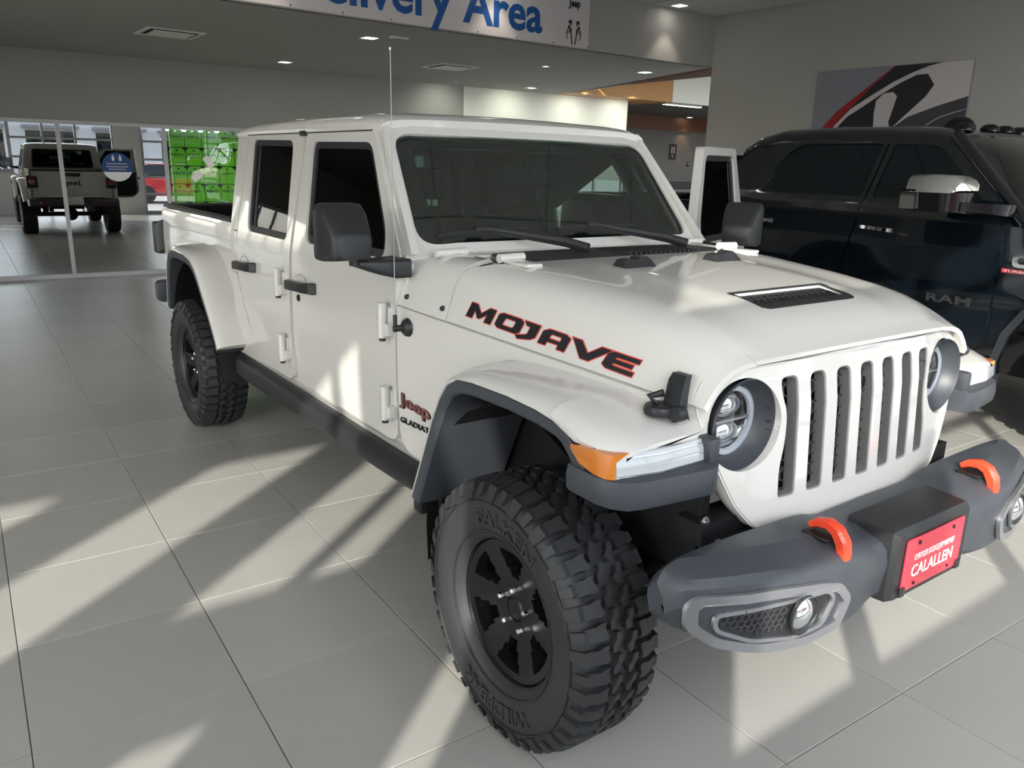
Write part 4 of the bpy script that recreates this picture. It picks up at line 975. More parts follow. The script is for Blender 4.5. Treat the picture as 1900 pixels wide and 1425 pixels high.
# ---- bed, tailgate, lamps, rear bumper
BY = lambda z: lerp_tab([(.60, .745), (.85, .762), (1.10, .765), (1.28, .757), (1.33, .745)], z)
BO = rounded([(-2.855, .66), (-2.85, 1.326), (-4.575, 1.318), (-4.60, 1.20), (-4.58, .80), (-4.10, .78), (-4.02, .85), (-3.92, 1.0), (-3.75, 1.085), (-3.487, 1.11), (-3.22, 1.10), (-3.08, 1.03), (-2.95, .85)], [.02, .012, .03, .03, .05, .03, .03, .05, .05, .05, .05, .05, .03], 3)
for s in (-1, 1):
    finish(shape(BO, depth=.03, cuts_b=[.85, .97, 1.10, 1.2, 1.28], mapf=lambda a, b, w: (a, s*(BY(b)-w), b)), 'bed_side', 'paint_white', jeep, smooth=30)
    bm = bmnew(); rings = [[(x, s*a, b) for a, b in ((.748, 1.324), (.742, 1.341), (.705, 1.346), (.672, 1.340), (.668, 1.31))] for x in (-2.86, -3.4, -4.0, -4.57)]
    finish(loft(rings), 'bed_rail_cap', 'plastic_black', jeep, smooth=40)
    bm = bmnew(); box(bm, -4.57, -2.86, min(s*.66, s*.68), max(s*.66, s*.68), .86, 1.33); finish(bm, 'bed_inner_wall', 'bed_liner', jeep)
    RFP = [(-2.742, .648), (-2.80, .735), (-2.875, .82), (-2.955, .905), (-3.03, .985), (-3.10, 1.05), (-3.19, 1.092), (-3.32, 1.112), (-3.487, 1.116), (-3.64, 1.108, .930), (-3.77, 1.075, .922), (-3.87, 1.0, .912), (-3.95, .90, .902), (-4.02, .78, .893), (-4.06, .69, .887)]
    rf = flare(s, RFP, 'rear_fender', lw=.045, rise=.040)
    # arched liner
    rings = []
    for k in range(11):
        t = math.radians(-10+k*20); rings.append([(-3.43-.53*math.cos(t), s*yy, .50+.55*math.sin(t)) for yy in (.875, .75, .58)])
    finish(loft(rings, closed=False), 'wheel_liner', 'under_black', rf, smooth=50, recalc=False)
    bm = bmnew(); box(bm, -4.10, -2.80, min(s*.55, s*.58), max(s*.55, s*.58), .55, 1.1); finish(bm, 'inner_fender', 'under_black', jeep)
    # tail lamp
    rings = [[(x, s*a, b) for a, b in rounded([(.615, z0), (y1, z0), (y1, z1), (.615, z1)], .02, 3)] for x, y1, z0, z1 in ((-4.56, .770, 1.01, 1.235), (-4.585, .812, .985, 1.215), (-4.66, .818, .985, 1.215), (-4.705, .805, 1.0, 1.20), (-4.715, .78, 1.03, 1.18))]
    tl_ = finish(loft(rings), 'tail_lamp', 'plastic_black', jeep, smooth=35)
    bm = bmnew(); box(bm, -4.724, -4.712, min(s*.65, s*.77), max(s*.65, s*.77), 1.04, 1.17, .008); finish(bm, 'tail_lens', 'tail_red', tl_)
    bm = bmnew(); box(bm, -4.790, -4.775, min(s*.50, s*.62), max(s*.50, s*.62), .69, .725, .004); finish(bm, 'rear_reflector', 'tail_red', jeep)
bm = bmnew(); box(bm, -4.57, -2.86, -.67, .67, .84, .87); box(bm, -2.90, -2.86, -.67, .67, .87, 1.32); finish(bm, 'bed_floor', 'bed_liner', jeep)
for k in range(9):
    bm = bmnew(); box(bm, -4.55, -2.92, -.60+k*.15-.03, -.60+k*.15+.03, .868, .882, .004); finish(bm, 'bed_rib', 'bed_liner', jeep)
tgo = rounded([(-.715, .80), (.715, .80), (.715, 1.315), (-.715, 1.315)], .03); tgi = rounded([(-.60, .90), (.60, .90), (.60, 1.17), (-.60, 1.17)], .03)
tg = finish(shape(tgo, depth=.06, mapf=lambda a, b, w: (-4.62+w, a, b)), 'tailgate', 'paint_white', jeep, smooth=30)
bm = bmnew(); box(bm, -4.64, -4.615, -.16, .16, 1.22, 1.285, .008); finish(bm, 'tailgate_handle', 'plastic_black', tg)
bm = bmnew(); box(bm, -4.562, -4.548, -.70, .70, .85, 1.33); finish(bm, 'tailgate_liner', 'bed_liner', tg)
bm = bmnew(); box(bm, -4.62, -4.56, -.70, .70, 1.312, 1.345, .008); finish(bm, 'tailgate_cap', 'plastic_black', tg)
text_fit('Jeep', -.17, .17, 1.02, 1.14, lambda a, b, w: (-4.622-w, -a, b), 'badge', 'decal_black', tg, .003, .02)
rings = [[(x, y, z) for x, z in rounded([(-4.60, .64), (-4.76, .64), (-4.785, .70), (-4.775, .765), (-4.60, .775)], .015, 2)] for y in (-.30, .30)]
for s in (-1, 1):
    rings = [[(-4.60+(x+4.60)*k, s*y, .705+(z-.705)*kk) for x, z in rounded([(-4.58, .62), (-4.76, .63), (-4.785, .70), (-4.775, .775), (-4.58, .785)], .015, 2)] for y, k, kk in ((.0, .7, .9), (.30, .72, .9), (.34, 1, 1), (.70, 1, 1), (.80, .85, .95), (.83, .5, .8))]
    finish(loft(rings), 'rear_bumper', 'plastic_grey', jeep, smooth=35)
bm = bmnew(); box(bm, -4.735, -4.728, -.16, .16, .66, .815, .003); finish(bm, 'rear_plate', 'print_white', jeep)
# ---- wipers
for y0, x0, y1 in ((-.12, -.62, -.60), (.42, -.60, -.02)):
    zb = 1.40; p0 = Vector((-.60, y0, 1.383)); 
    bpt = lambda a, b: Vector(wsm(a, b, -.022))
    arm = [p0, p0+Vector((-.07, -.05, .020)), bpt(y0-.22, .055)+Vector((.02, 0, .0)), bpt(y0-.34, .085)]
    bm = bmnew(); tube(bm, arm, [.020, .019, .014, .008], 8); finish(bm, 'wiper_arm', 'plastic_black', jeep, smooth=40)
    bm = bmnew(); tube(bm, [bpt(y0-.62+.10, .062), bpt(y0-.40, .066), bpt(y0-.10, .070)], [.008, .012, .008], 6); tube(bm, [bpt(y0-.36, .072), bpt(y0-.30, .074)], .016, 8); finish(bm, 'wiper_blade', 'plastic_black', jeep, smooth=40)
# ---- interior
bm = bmnew(); rings = [[(x, y, z) for x, z in ((-.84, 1.15), (-.84, 1.335), (-1.0, 1.340), (-1.10, 1.30), (-1.16, 1.18), (-1.12, 1.0), (-.84, .95))] for y in (-.68, -.3, 0, .3, .68)]
finish(loft(rings), 'dashboard', 'interior', jeep, smooth=35)
bm = bmnew(); N = 24; tube(bm, [Vector((-1.22-.10*math.sin(2*PI*k/N), .37+.185*math.cos(2*PI*k/N), 1.20+.155*math.sin(2*PI*k/N))) for k in range(N+1)], .014, 8); tube(bm, [(-1.22, .20, 1.20), (-1.22, .54, 1.20)], .018, 6); tube(bm, [(-1.22, .37, 1.20), (-1.05, .37, 1.15)], .045, 10); finish(bm, 'steering_wheel', 'interior', jeep, smooth=50)
def seat(x, y, w=.25):
    bm = bmnew()
    box(bm, x-.05, x+.48, y-w, y+w, .80, .95, .05)
    rings = []
    for z, xx, ww, t in ((.92, x+.06, w, .075), (1.10, x+.02, w*1.02, .07), (1.30, x-.04, w*.96, .06), (1.42, x-.08, w*.75, .05)):
        rings.append([(xx+dx, y+dy, z) for dx, dy in ((-t, -ww), (t*.4, -ww), (t, -ww*.75), (t, ww*.75), (t*.4, ww), (-t, ww))])
    b2 = loft(rings); me_ = bpy.data.meshes.new('t'); b2.to_mesh(me_); b2.free(); bm.from_mesh(me_)
    box(bm, x-.15, x-.05, y-.13, y+.13, 1.46, 1.65, .04); tube(bm, [(x-.10, y-.06, 1.40), (x-.10, y-.06, 1.5)], .008, 6); tube(bm, [(x-.10, y+.06, 1.40), (x-.10, y+.06, 1.5)], .008, 6)
    return finish(bm, 'seat', 'seat_cloth', jeep, smooth=40)
seat(-1.78, -.37); seat(-1.78, .37); seat(-2.62, -.36, .30); seat(-2.62, .36, .30)
bm = bmnew()
for s in (-1, 1):
    tube(bm, [(-.95, s*.62, 1.33), (-1.22, s*.57, 1.76), (-1.95, s*.57, 1.79), (-2.70, s*.58, 1.76), (-2.74, s*.62, 1.2)], .032, 8); tube(bm, [(-1.95, s*.575, 1.78), (-1.95, s*.66, 1.2), (-1.95, s*.68, .7)], .034, 8)
tube(bm, [(-1.95, -.57, 1.79), (-1.95, .57, 1.79)], .032, 8); tube(bm, [(-1.24, -.56, 1.77), (-1.24, .56, 1.77)], .028, 8)
finish(bm, 'sport_bar', 'interior', jeep, smooth=50)
bm = bmnew(); box(bm, -1.19, -1.155, -.13, .13, 1.60, 1.672, .02); tube(bm, [(-1.16, 0, 1.64), (-1.14, 0, 1.70), (-1.125, 0, 1.72)], .018, 8); finish(bm, 'rear_view_mirror', 'plastic_grey', jeep, smooth=40)
bm = bmnew(); tube(bm, [(-1.02, .60, 1.44), (-1.22, .555, 1.70)], .014, 8); finish(bm, 'grab_handle', 'interior_light', jeep, smooth=50)
bm = bmnew(); box(bm, -2.78, -1.25, -.62, .62, 1.835, 1.845); finish(bm, 'headliner', 'interior', jeep)

for k, (x, y, z) in enumerate(((.470, -.555, .735), (.45, -.59, .80))):
    bm = bmnew(); lathe(bm, [(0, .010), (.008, .010), (.009, .004), (.014, .003), (.014, 0)], 12, Matrix.Translation((x, y, z)) @ Matrix.Rotation(-PI/2, 4, 'Z')); finish(bm, 'frame_bolt', 'satin_silver', chs, smooth=40)
# ------------------------------------------------------------------ the black pickup parked alongside
ram = tag(empty('crew_pickup', (0, 3.45, 0)), 'glossy black pickup truck with chrome mirrors and handles parked by the grey wall', 'pickup truck')
RK = 3.1      # passenger side plane; the truck extends to +y. Local frame: y measured inwards from that side
RSEC = [(.55, .06), (.70, .02), (.95, .0), (1.25, .005), (1.42, .02), (1.50, .035), (1.56, .055), (1.90, .20), (1.96, .245), (2.0, .33)]
RW_ = 2.00
def RYS(z): return lerp_tab(RSEC, z)
def ram_panel(name, outline, s, inset=0., thick=.03, holes=(), m='ram_black', parent=ram, smooth=30, cuts=(.7, .95, 1.1, 1.25, 1.42, 1.5, 1.56, 1.65, 1.75, 1.90)):
    f = (lambda a, b, w: (a, RYS(b)+inset+w, b)) if s < 0 else (lambda a, b, w: (a, RW_-RYS(b)-inset-w, b))
    return finish(shape(outline, holes, depth=thick, cuts_b=cuts, mapf=f), name, m, parent, smooth=smooth)
RFD = rounded([(-.535, .66), (-.525, 1.30), (-.60, 1.54), (-1.05, 1.925), (-1.432, 1.945), (-1.468, 1.5), (-1.555, 1.1), (-1.56, .66)], [.05, .1, .05, .08, .01, .1, .1, .05])
RFW = rounded([(-.70, 1.545), (-1.085, 1.875), (-1.395, 1.885), (-1.428, 1.53)], [.02, .08, .03, .02])
RRD = rounded([(-1.572, .66), (-1.567, 1.1), (-1.480, 1.5), (-1.444, 1.945), (-2.30, 1.945), (-2.60, 1.72), (-2.68, 1.40), (-2.70, .66)], [.05, .1, .1, .01, .18, .15, .05, .05])
RRW = rounded([(-1.512, 1.53), (-1.475, 1.885), (-2.14, 1.88), (-2.26, 1.78), (-2.36, 1.53)], [.02, .03, .10, .08, .04])
RBODY = [(-.50, .60), (-.50, 1.40), (-.60, 1.56), (-1.03, 1.93), (-2.40, 1.95), (-2.74, 1.72), (-2.80, 1.45), (-2.80, .60)]
for s in (-1, 1):
    sg = (lambda y: y) if s < 0 else (lambda y: RW_-y)
    ram_panel('body_side', RBODY, s, .015, .03, [gw(RFW), gw(RRW)])
    for nm, o_, w_, hx in (('front_door', RFD, RFW, -1.345), ('rear_door', RRD, RRW, -2.31)):
        d = ram_panel(nm, o_, s, 0, .04, [w_])
        ram_panel('window_glass', off2(w_, -.003), s, .010, .006, (), 'ram_glass', d)
        rings = [[(hx+dx, sg(RYS(1.325)-dy), 1.325-dx*.055+zz) for zz in (-hh, hh)]+[(hx+dx, sg(RYS(1.325)-dy-.014), 1.325-dx*.055+zz) for zz in (hh*.7, -hh*.7)] for dx, dy, hh in ((-.115, .0, .014), (-.09, .016, .016), (0, .022, .016), (.08, .016, .017), (.115, .0, .018))]
        finish(loft(rings), 'door_handle', 'chrome', d, smooth=50)
    # bed side, hidden for the most part behind the white truck
    BO2 = [(-2.83, .60), (-2.83, 1.43), (-4.75, 1.43), (-4.75, .70), (-4.45, .70), (-4.30, 1.0), (-4.0, 1.08), (-3.70, 1.0), (-3.55, .62)]
    ram_panel('bed_side', BO2, s, .0, .05)
    # front fender
    FO2 = [(-.515, .62), (-.515, 1.30), (-.50, 1.40), (.30, 1.33), (.86, 1.27), (.98, 1.15), (.98, .72), (.72, .70), (.62, .90), (.42, 1.05), (.13, 1.10), (-.16, 1.05), (-.36, .90), (-.44, .62)]
    fd = ram_panel('front_fender', FO2, s, .0, .04)
    rings = []
    for k in range(13):
        t = math.radians(-14+k*208/12); rings.append([(.13-r*math.cos(t)*1.03, sg(y), .56+r*math.sin(t)) for r, y in ((.585, -.015), (.60, .02), (.55, .05), (.54, -.01))])
    finish(loft(rings), 'wheel_arch', 'ram_black', fd, smooth=50)
    ram_panel('rocker', [(-.50, .50), (-.50, .66), (-2.80, .66), (-2.80, .50)], s, .02, .08, (), 'ram_trim')
    # tow mirror: chrome cap over a dark housing on a long arm
    rings = [[(x, sg(y), z) for y, z in ((-.42+o, z0), (-.40+o, z1-.02), (-.36+o, z1), (-.16, z1), (-.13, z1-.02), (-.13, z0))] for x, o, z0, z1 in ((-.965, .03, 1.60, 1.665), (-.94, .0, 1.585, 1.682), (-.80, .0, 1.585, 1.690), (-.69, .02, 1.585, 1.685), (-.655, .06, 1.60, 1.655))]
    mr = finish(loft(rings), 'mirror_cap', 'chrome', ram, smooth=50)
    rings = [[(x, sg(y), z) for y, z in ((-.40+o, 1.475), (-.41+o, 1.588), (-.15, 1.588), (-.10, 1.46))] for x, o in ((-.955, .03), (-.90, .0), (-.72, .02), (-.67, .08))]
    finish(loft(rings), 'mirror_housing', 'trim_gloss_black', mr, smooth=40)
    rings = [[(x, sg(y), z) for y, z in ((-.415, 1.485), (-.42, 1.60), (-.375, 1.60), (-.37, 1.485))] for x in (-.972, -.95, -.89, -.88)]
    finish(loft(rings), 'mirror_band', 'chrome', mr, smooth=40)
    rings = [[(x0, sg(y), z0), (x1, sg(y), z0+.005), (x1, sg(y), z1), (x0, sg(y), z1)] for y, x0, x1, z0, z1 in ((-.30, -.88, -.66, 1.475, 1.535), (-.15, -.80, -.56, 1.465, 1.53), (.0, -.72, -.49, 1.45, 1.525), (.04, -.70, -.50, 1.45, 1.52))]
    finish(loft(rings), 'mirror_arm', 'trim_gloss_black', mr, smooth=40)
# badges
rp = lambda a, b, w: (a, RYS(b)-.003-w, b)
text_fit('RAM', -.925, -.645, .895, .948, rp, 'badge', 'chrome', ram, .004, .03, 1.1)
for a in (-.40, ):
    lg = shape(rounded([(a-.05, 1.165), (a+.15, 1.165), (a+.15, 1.245), (a-.05, 1.245)], .035, 5), [rounded([(a-.02, 1.185), (a+.12, 1.185), (a+.12, 1.225), (a-.02, 1.225)], .02, 4)], depth=.008, mapf=lambda x, b, w: (x, RYS(b)-w, b)); finish(lg, 'fender_emblem', 'chrome', ram)
    fl = finish(shape([(a-.10, 1.128), (a+.20, 1.128), (a+.20, 1.152), (a-.10, 1.152)], depth=.004, mapf=lambda x, b, w: (x, RYS(b)-w, b)), 'fender_badge', 'badge_red', ram)
    text_fit('TURBO DIESEL', a-.09, a+.19, 1.133, 1.147, lambda x, b, w: (x, RYS(b)-.0045-w, b), 'badge_lettering', 'print_white', fl, .0006, .004)
# roof, windshield, hood, tail
def rr(x, z, wtop, edge):
    return [(x, RYS(1.90)-.004, z-.10), (x, RYS(1.90)+.03, z-.05), (x, RYS(1.90)+.10, z-.018), (x, .5, z), (x, 1.0, z+.008), (x, 1.5, z), (x, RW_-RYS(1.90)-.10, z-.018), (x, RW_-RYS(1.90)-.03, z-.05), (x, RW_-RYS(1.90)+.004, z-.10)]
bm = loft([rr(x, z, 0, 0) for x, z in ((-1.0, 1.965), (-1.15, 1.998), (-1.5, 2.015), (-2.0, 2.018), (-2.35, 2.01), (-2.55, 1.97), (-2.68, 1.90))], closed=False)
g = bmesh.ops.extrude_face_region(bm, geom=bm.faces[:]); [setattr(v.co, 'z', v.co.z-.03) for v in g['geom'] if isinstance(v, bmesh.types.BMVert)]
finish(bm, 'roof', 'ram_black', ram, smooth=50)
wsg = [(-.42, 1.42), (-.62, 1.60), (-.85, 1.80), (-1.03, 1.945)]
rings = [[(x+.10*(1-abs(2*t-1)**2.5)*.9, .10+(z-1.42)*.34+(RW_-.20-(z-1.42)*.68)*t, z) for t in (0, .08, .2, .35, .5, .65, .8, .92, 1)] for x, z in wsg]
bm = loft(rings, closed=False); g = bmesh.ops.extrude_face_region(bm, geom=bm.faces[:]); [setattr(v.co, 'x', v.co.x-.012) for v in g['geom'] if isinstance(v, bmesh.types.BMVert)]
finish(bm, 'windshield_glass', 'glass_windshield', ram, smooth=50)
bm = bmnew(); tube(bm, [(-.44, .06, 1.42), (-.65, .13, 1.61), (-1.03, .26, 1.94)], .045, 8); finish(bm, 'a_pillar', 'ram_black', ram, smooth=60)
bm = bmnew(); tube(bm, [(-.44, RW_-.06, 1.42), (-.65, RW_-.13, 1.61), (-1.03, RW_-.26, 1.94)], .045, 8); finish(bm, 'a_pillar', 'ram_black', ram, smooth=60)
rings = [[(x, .04, z-.08), (x, .12, z-.01), (x, .35, z+.02), (x, .6, z+.045), (x, 1.0, z+.055), (x, 1.4, z+.045), (x, 1.65, z+.02), (x, 1.88, z-.01), (x, 1.96, z-.08)] for x, z in ((-.52, 1.42), (-.2, 1.40), (.3, 1.36), (.75, 1.31), (.90, 1.25))]
bm = loft(rings, closed=False); g = bmesh.ops.extrude_face_region(bm, geom=bm.faces[:]); [setattr(v.co, 'z', v.co.z-.03) for v in g['geom'] if isinstance(v, bmesh.types.BMVert)]
finish(bm, 'hood', 'ram_black', ram, smooth=50)
bm = bmnew(); box(bm, .84, 1.00, .06, 1.94, .80, 1.25, .06); finish(bm, 'front_grille', 'ram_trim', ram)
bm = bmnew(); box(bm, .86, 1.14, .02, 1.98, .52, .80, .05); finish(bm, 'front_bumper', 'chrome', ram)
bm = bmnew(); box(bm, -4.80, -4.72, .05, 1.95, .70, 1.43, .02); finish(bm, 'tailgate', 'ram_black', ram)
bm = bmnew(); box(bm, -4.7, .8, .30, 1.70, .45, .72); box(bm, -2.76, -.55, .12, 1.88, .55, .90); box(bm, -4.72, -2.85, .06, 1.94, .72, .90); box(bm, -2.80, -2.74, .12, 1.88, .6, 1.80); finish(bm, 'underbody', 'under_black', ram)
bm = bmnew(); box(bm, -.75, -.45, .12, 1.88, 1.05, 1.42, .03); box(bm, -1.55, -1.40, .25, .75, 1.0, 1.72, .05); box(bm, -1.55, -1.40, 1.25, 1.75, 1.0, 1.72, .05); finish(bm, 'interior', 'interior', ram)
# shark-fin and the row of clearance lamps
rings = [[(-.98+a*sc, 1.0-.0+y*sc, 1.985+z*sc) for a, y, z in ((-.10, -.03, 0), (.12, -.02, 0), (.12, .02, 0), (-.10, .03, 0))] for sc in (1,)]
bm = bmnew()
def bump(name, x, y, l, w, h, m, up=1.99):
    rg = [[(x+dx*l*k, y+dy*w*k, up+h*t) for dx, dy in ((-1, -.6), (-.7, -1), (.7, -1), (1, -.6), (1, .6), (.7, 1), (-.7, 1), (-1, .6))] for t, k in ((-.3, 1), (.2, 1), (.7, .78), (1, .45))]
    return finish(loft(rg), name, m, ram, smooth=50)
for y in (.42, .78, 1.0, 1.22, 1.58): bump('clearance_lamp', -1.07, y, .055, .045, .035, 'trim_gloss_black', 1.99+(.005 if .5 < y < 1.5 else -.004))
bump('roof_antenna', -1.20, .62, .10, .035, .07, 'trim_gloss_black', 2.0)
# real size of this larger truck: 6.6 m long, 2.1 m wide, 2.04 m tall
RS = 1.067
done = set()
for o in ram.children_recursive:
    me = o.data
    if me.name in done: continue
    done.add(me.name)
    for v in me.vertices: v.co = Vector((v.co.x*RS-.1132, v.co.y*RS, v.co.z*RS-.1128))
for (x, y) in ((.025, .15), (.025, 1.98), (-4.05, .15), (-4.05, 1.98)):
    w = link('wheel', RIM, 'wheel_black', ram, 40); w.location = (x, y+(.02 if y < 1 else -.02), .433); w.rotation_euler = (0, 0, PI if y < 1 else 0); w.scale = (1.07,)*3
    t = link('tire', TIRE, 'rubber', w, 40)
# ------------------------------------------------------------------ things in the room (all children of a room-turned root keep room coordinates)
def thing(name, u, v, z, label, cat, group=None):
    o = empty(name, room(u, v, z), BETA); return tag(o, label, cat, group)
def rt(u0, v0, z0): return (u0, v0, z0)
# ---- delivery banner on the fascia (local: x out of the wall, y along it, z up)
ban = thing('banner', UF, 0, ZS, 'long white banner with blue Delivery Area lettering on the soffit fascia', 'banner')
finish(box(bmnew(), .002, .007, -1.4, 4.314, .012, .585), 'banner_sheet', 'banner_white', ban, smooth=0)
me = text_mesh('Area', 1, .024, .001); a0, a1, b0, b1 = bbox2(me); SC = (3.640-2.614)/(a1-a0)
bmap = lambda x, y, z: (.0085+z*.5, 2.614+(x-a0)*SC, .112+y*SC)
link('banner_lettering', place_mesh(me, bmap), 'banner_blue', ban, 0)
me = text_mesh('Delivery', 1, .024, .001); c0, c1, _, _ = bbox2(me)
place_mesh(me, lambda x, y, z: (.0085+z*.5, 2.614-.25*SC-(c1-x)*SC, .112+y*SC)); link('banner_lettering', me, 'banner_blue', ban, 0)
text_fit('Jeep', 4.005, 4.170, .395, .505, lambda a, b, w: (.0085+w, a, b), 'banner_logo', 'decal_black', ban, .0008, .03)
# ram's head emblem: two curled horns and the muzzle
RH = [[(.0, .0), (.10, .02), (.20, .30), (.27, .55), (.24, .70), (.16, .62), (.15, .48), (.06, .22)],
      [(.30, .72), (.42, .80), (.52, .72), (.56, .55), (.52, .38), (.46, .48), (.47, .60), (.42, .68), (.36, .62), (.36, .42), (.28, .50), (.26, .62)],
      [(.14, .95), (.30, 1.0), (.44, .94), (.54, .82), (.42, .86), (.30, .84), (.22, .72), (.16, .80)],
      [(.62, .62), (.66, .50), (.64, .34), (.54, .20), (.50, .24), (.58, .38), (.60, .50)]]
sp = []
for p in RH:
    for sg in (1, -1): sp.append([(4.092+sg*(.012+x*.145), .028+y*.262) for x, y in p])
for l in sp:
    finish(shape(l, depth=.001, mapf=lambda a, b, w: (.0085+w, a, b)), 'emblem_piece', 'decal_black', ban, smooth=0)
for k in range(12):
    v = -1.2+k*.5
    finish(box(bmnew(), .007, .010, v-.006, v+.006, .022, .034), 'banner_screw', 'steel_dark', ban, smooth=0)
# ---- recessed lights
def spot(parent, loc, energy, angle, blend, col=(1, .93, .82), rot=(0, 0, 0), size=.04):
    l = bpy.data.lights.new('spot', 'SPOT'); l.energy = energy; l.spot_size = math.radians(angle); l.spot_blend = blend; l.color = col; l.shadow_soft_size = size
    o = bpy.data.objects.new('lamp_light', l); C.objects.link(o); o.parent = parent; o.location = loc; o.rotation_euler = rot
def downlight(u, v, z, label, energy=30, angle=110, blend=.6, size=.07, group=None, col=(1, .93, .82)):
    d = thing('downlight', u, v, z, label, 'ceiling light', group)
    fr_ = shape([(-size-.02, -size-.02), (size+.02, -size-.02), (size+.02, size+.02), (-size-.02, size+.02)], [[(-size, -size), (size, -size), (size, size), (-size, size)]], depth=.006, mapf=lambda a, b, w: (a, b, -w)); finish(fr_, 'light_trim', 'frame_white', d, smooth=0)
    finish(box(bmnew(), -size, size, -size, size, -.003, -.001), 'light_lens', 'lamp_glow', d, smooth=0)
    if energy: spot(d, (0, 0, -.02), energy, angle, blend, col)
    return d
downlight(-6.73, 2.09, ZS, 'square recessed downlight in the soffit beside the round speaker')
downlight(-9.66, 2.27, ZS, 'square recessed downlight in the soffit near the glazed partition')
downlight(-6.74, 6.30, ZS, 'square recessed downlight at the slanting end of the soffit')
downlight(-9.89, 6.73, ZS, 'square recessed downlight over the pale wall panel', 20)
for v in (4.9, 6.3, 7.7, 8.9):
    d = tag(empty('added_wall_spot', roomb(UB+.62, v, ZS), BB), 'added spot imitating reflected sun on the pale back wall', 'ceiling light', 'added spots along the back wall')
    finish(box(bmnew(), -.05, .05, -.05, .05, -.004, 0), 'light_lens', 'vent_white', d, smooth=0); spot(d, (0, 0, -.02), 14, 130, 1., (1, 1, .84), (0, math.radians(40), 0), .06)  # spots added to imitate sun reflected onto the pale wall
downlight(-7.27, 4.96, ZS, 'tiny recessed downlight between the vent and the fascia', 6, size=.03)
for v in (5.565, 3.0, .5, -2.0): downlight(UF+.20, v, ZC, 'square recessed downlight in the upper ceiling washing the fascia', 9, 75, .5, group='fascia wash downlights', col=(1, .86, .72))
sp_ = thing('ceiling_speaker', -6.38, 2.66, ZS, 'round white ceiling speaker in the soffit', 'speaker'); bm = bmnew(); lathe(bm, [(0, -.008), (.10, -.010), (.13, -.004), (.135, 0)], 28, Matrix.Rotation(PI/2, 4, 'X') @ Matrix.Diagonal((1, -1, 1, 1))); finish(bm, 'speaker_grille', 'vent_white', sp_, smooth=50)
for k in range(3):
    bm = bmnew(); lathe(bm, [(.03+.035*k, -.013), (.034+.035*k, -.015), (.038+.035*k, -.013)], 24, Matrix.Rotation(PI/2, 4, 'X') @ Matrix.Diagonal((1, -1, 1, 1))); finish(bm, 'speaker_ring', 'frame_white', sp_, smooth=50)
sd = thing('ceiling_sensor', -6.46, 2.30, ZS, 'dark oval sensor on the soffit between downlight and speaker', 'sensor'); bm = bmnew(); rings = [[(a*k, b*k, z) for a, b in rounded([(-.04, -.10), (.04, -.10), (.04, .10), (-.04, .10)], .04, 4)] for z, k in ((0, 1.15), (-.012, 1.1), (-.022, .8))]; finish(loft(rings), 'sensor_body', 'vent_white', sd, smooth=40); finish(box(bmnew(), -.018, .018, -.07, .07, -.026, -.02), 'sensor_lens', 'trim_gloss_black', sd, smooth=0)
def vent(u, v, label):
    d = thing('air_vent', u, v, ZS, label, 'vent')
    sq = lambda r: [(-r, -r), (r, -r), (r, r), (-r, r)]
    finish(shape(sq(.30), [sq(.255)], depth=.010, mapf=lambda a, b, w: (a, b, -w)), 'vent_frame', 'vent_white', d, smooth=0)
    finish(shape(sq(.255), depth=.002, mapf=lambda a, b, w: (a, b, -.001+w*0-.0005*w)), 'vent_throat', 'black_void', d, smooth=0)
    finish(box(bmnew(), -.205, .205, -.205, .205, -.020, -.012), 'vent_plaque', 'vent_white', d, smooth=0)
    for a, b in ((-.15, -.15), (.15, .15)): finish(box(bmnew(), a-.01, a+.01, b-.01, b+.01, -.014, -.001), 'vent_hanger', 'vent_white', d, smooth=0)
vent(-8.34, 4.12, 'square white air vent over the white truck roof'); vent(-8.06, .37, 'square air vent in the dim part of the soffit')
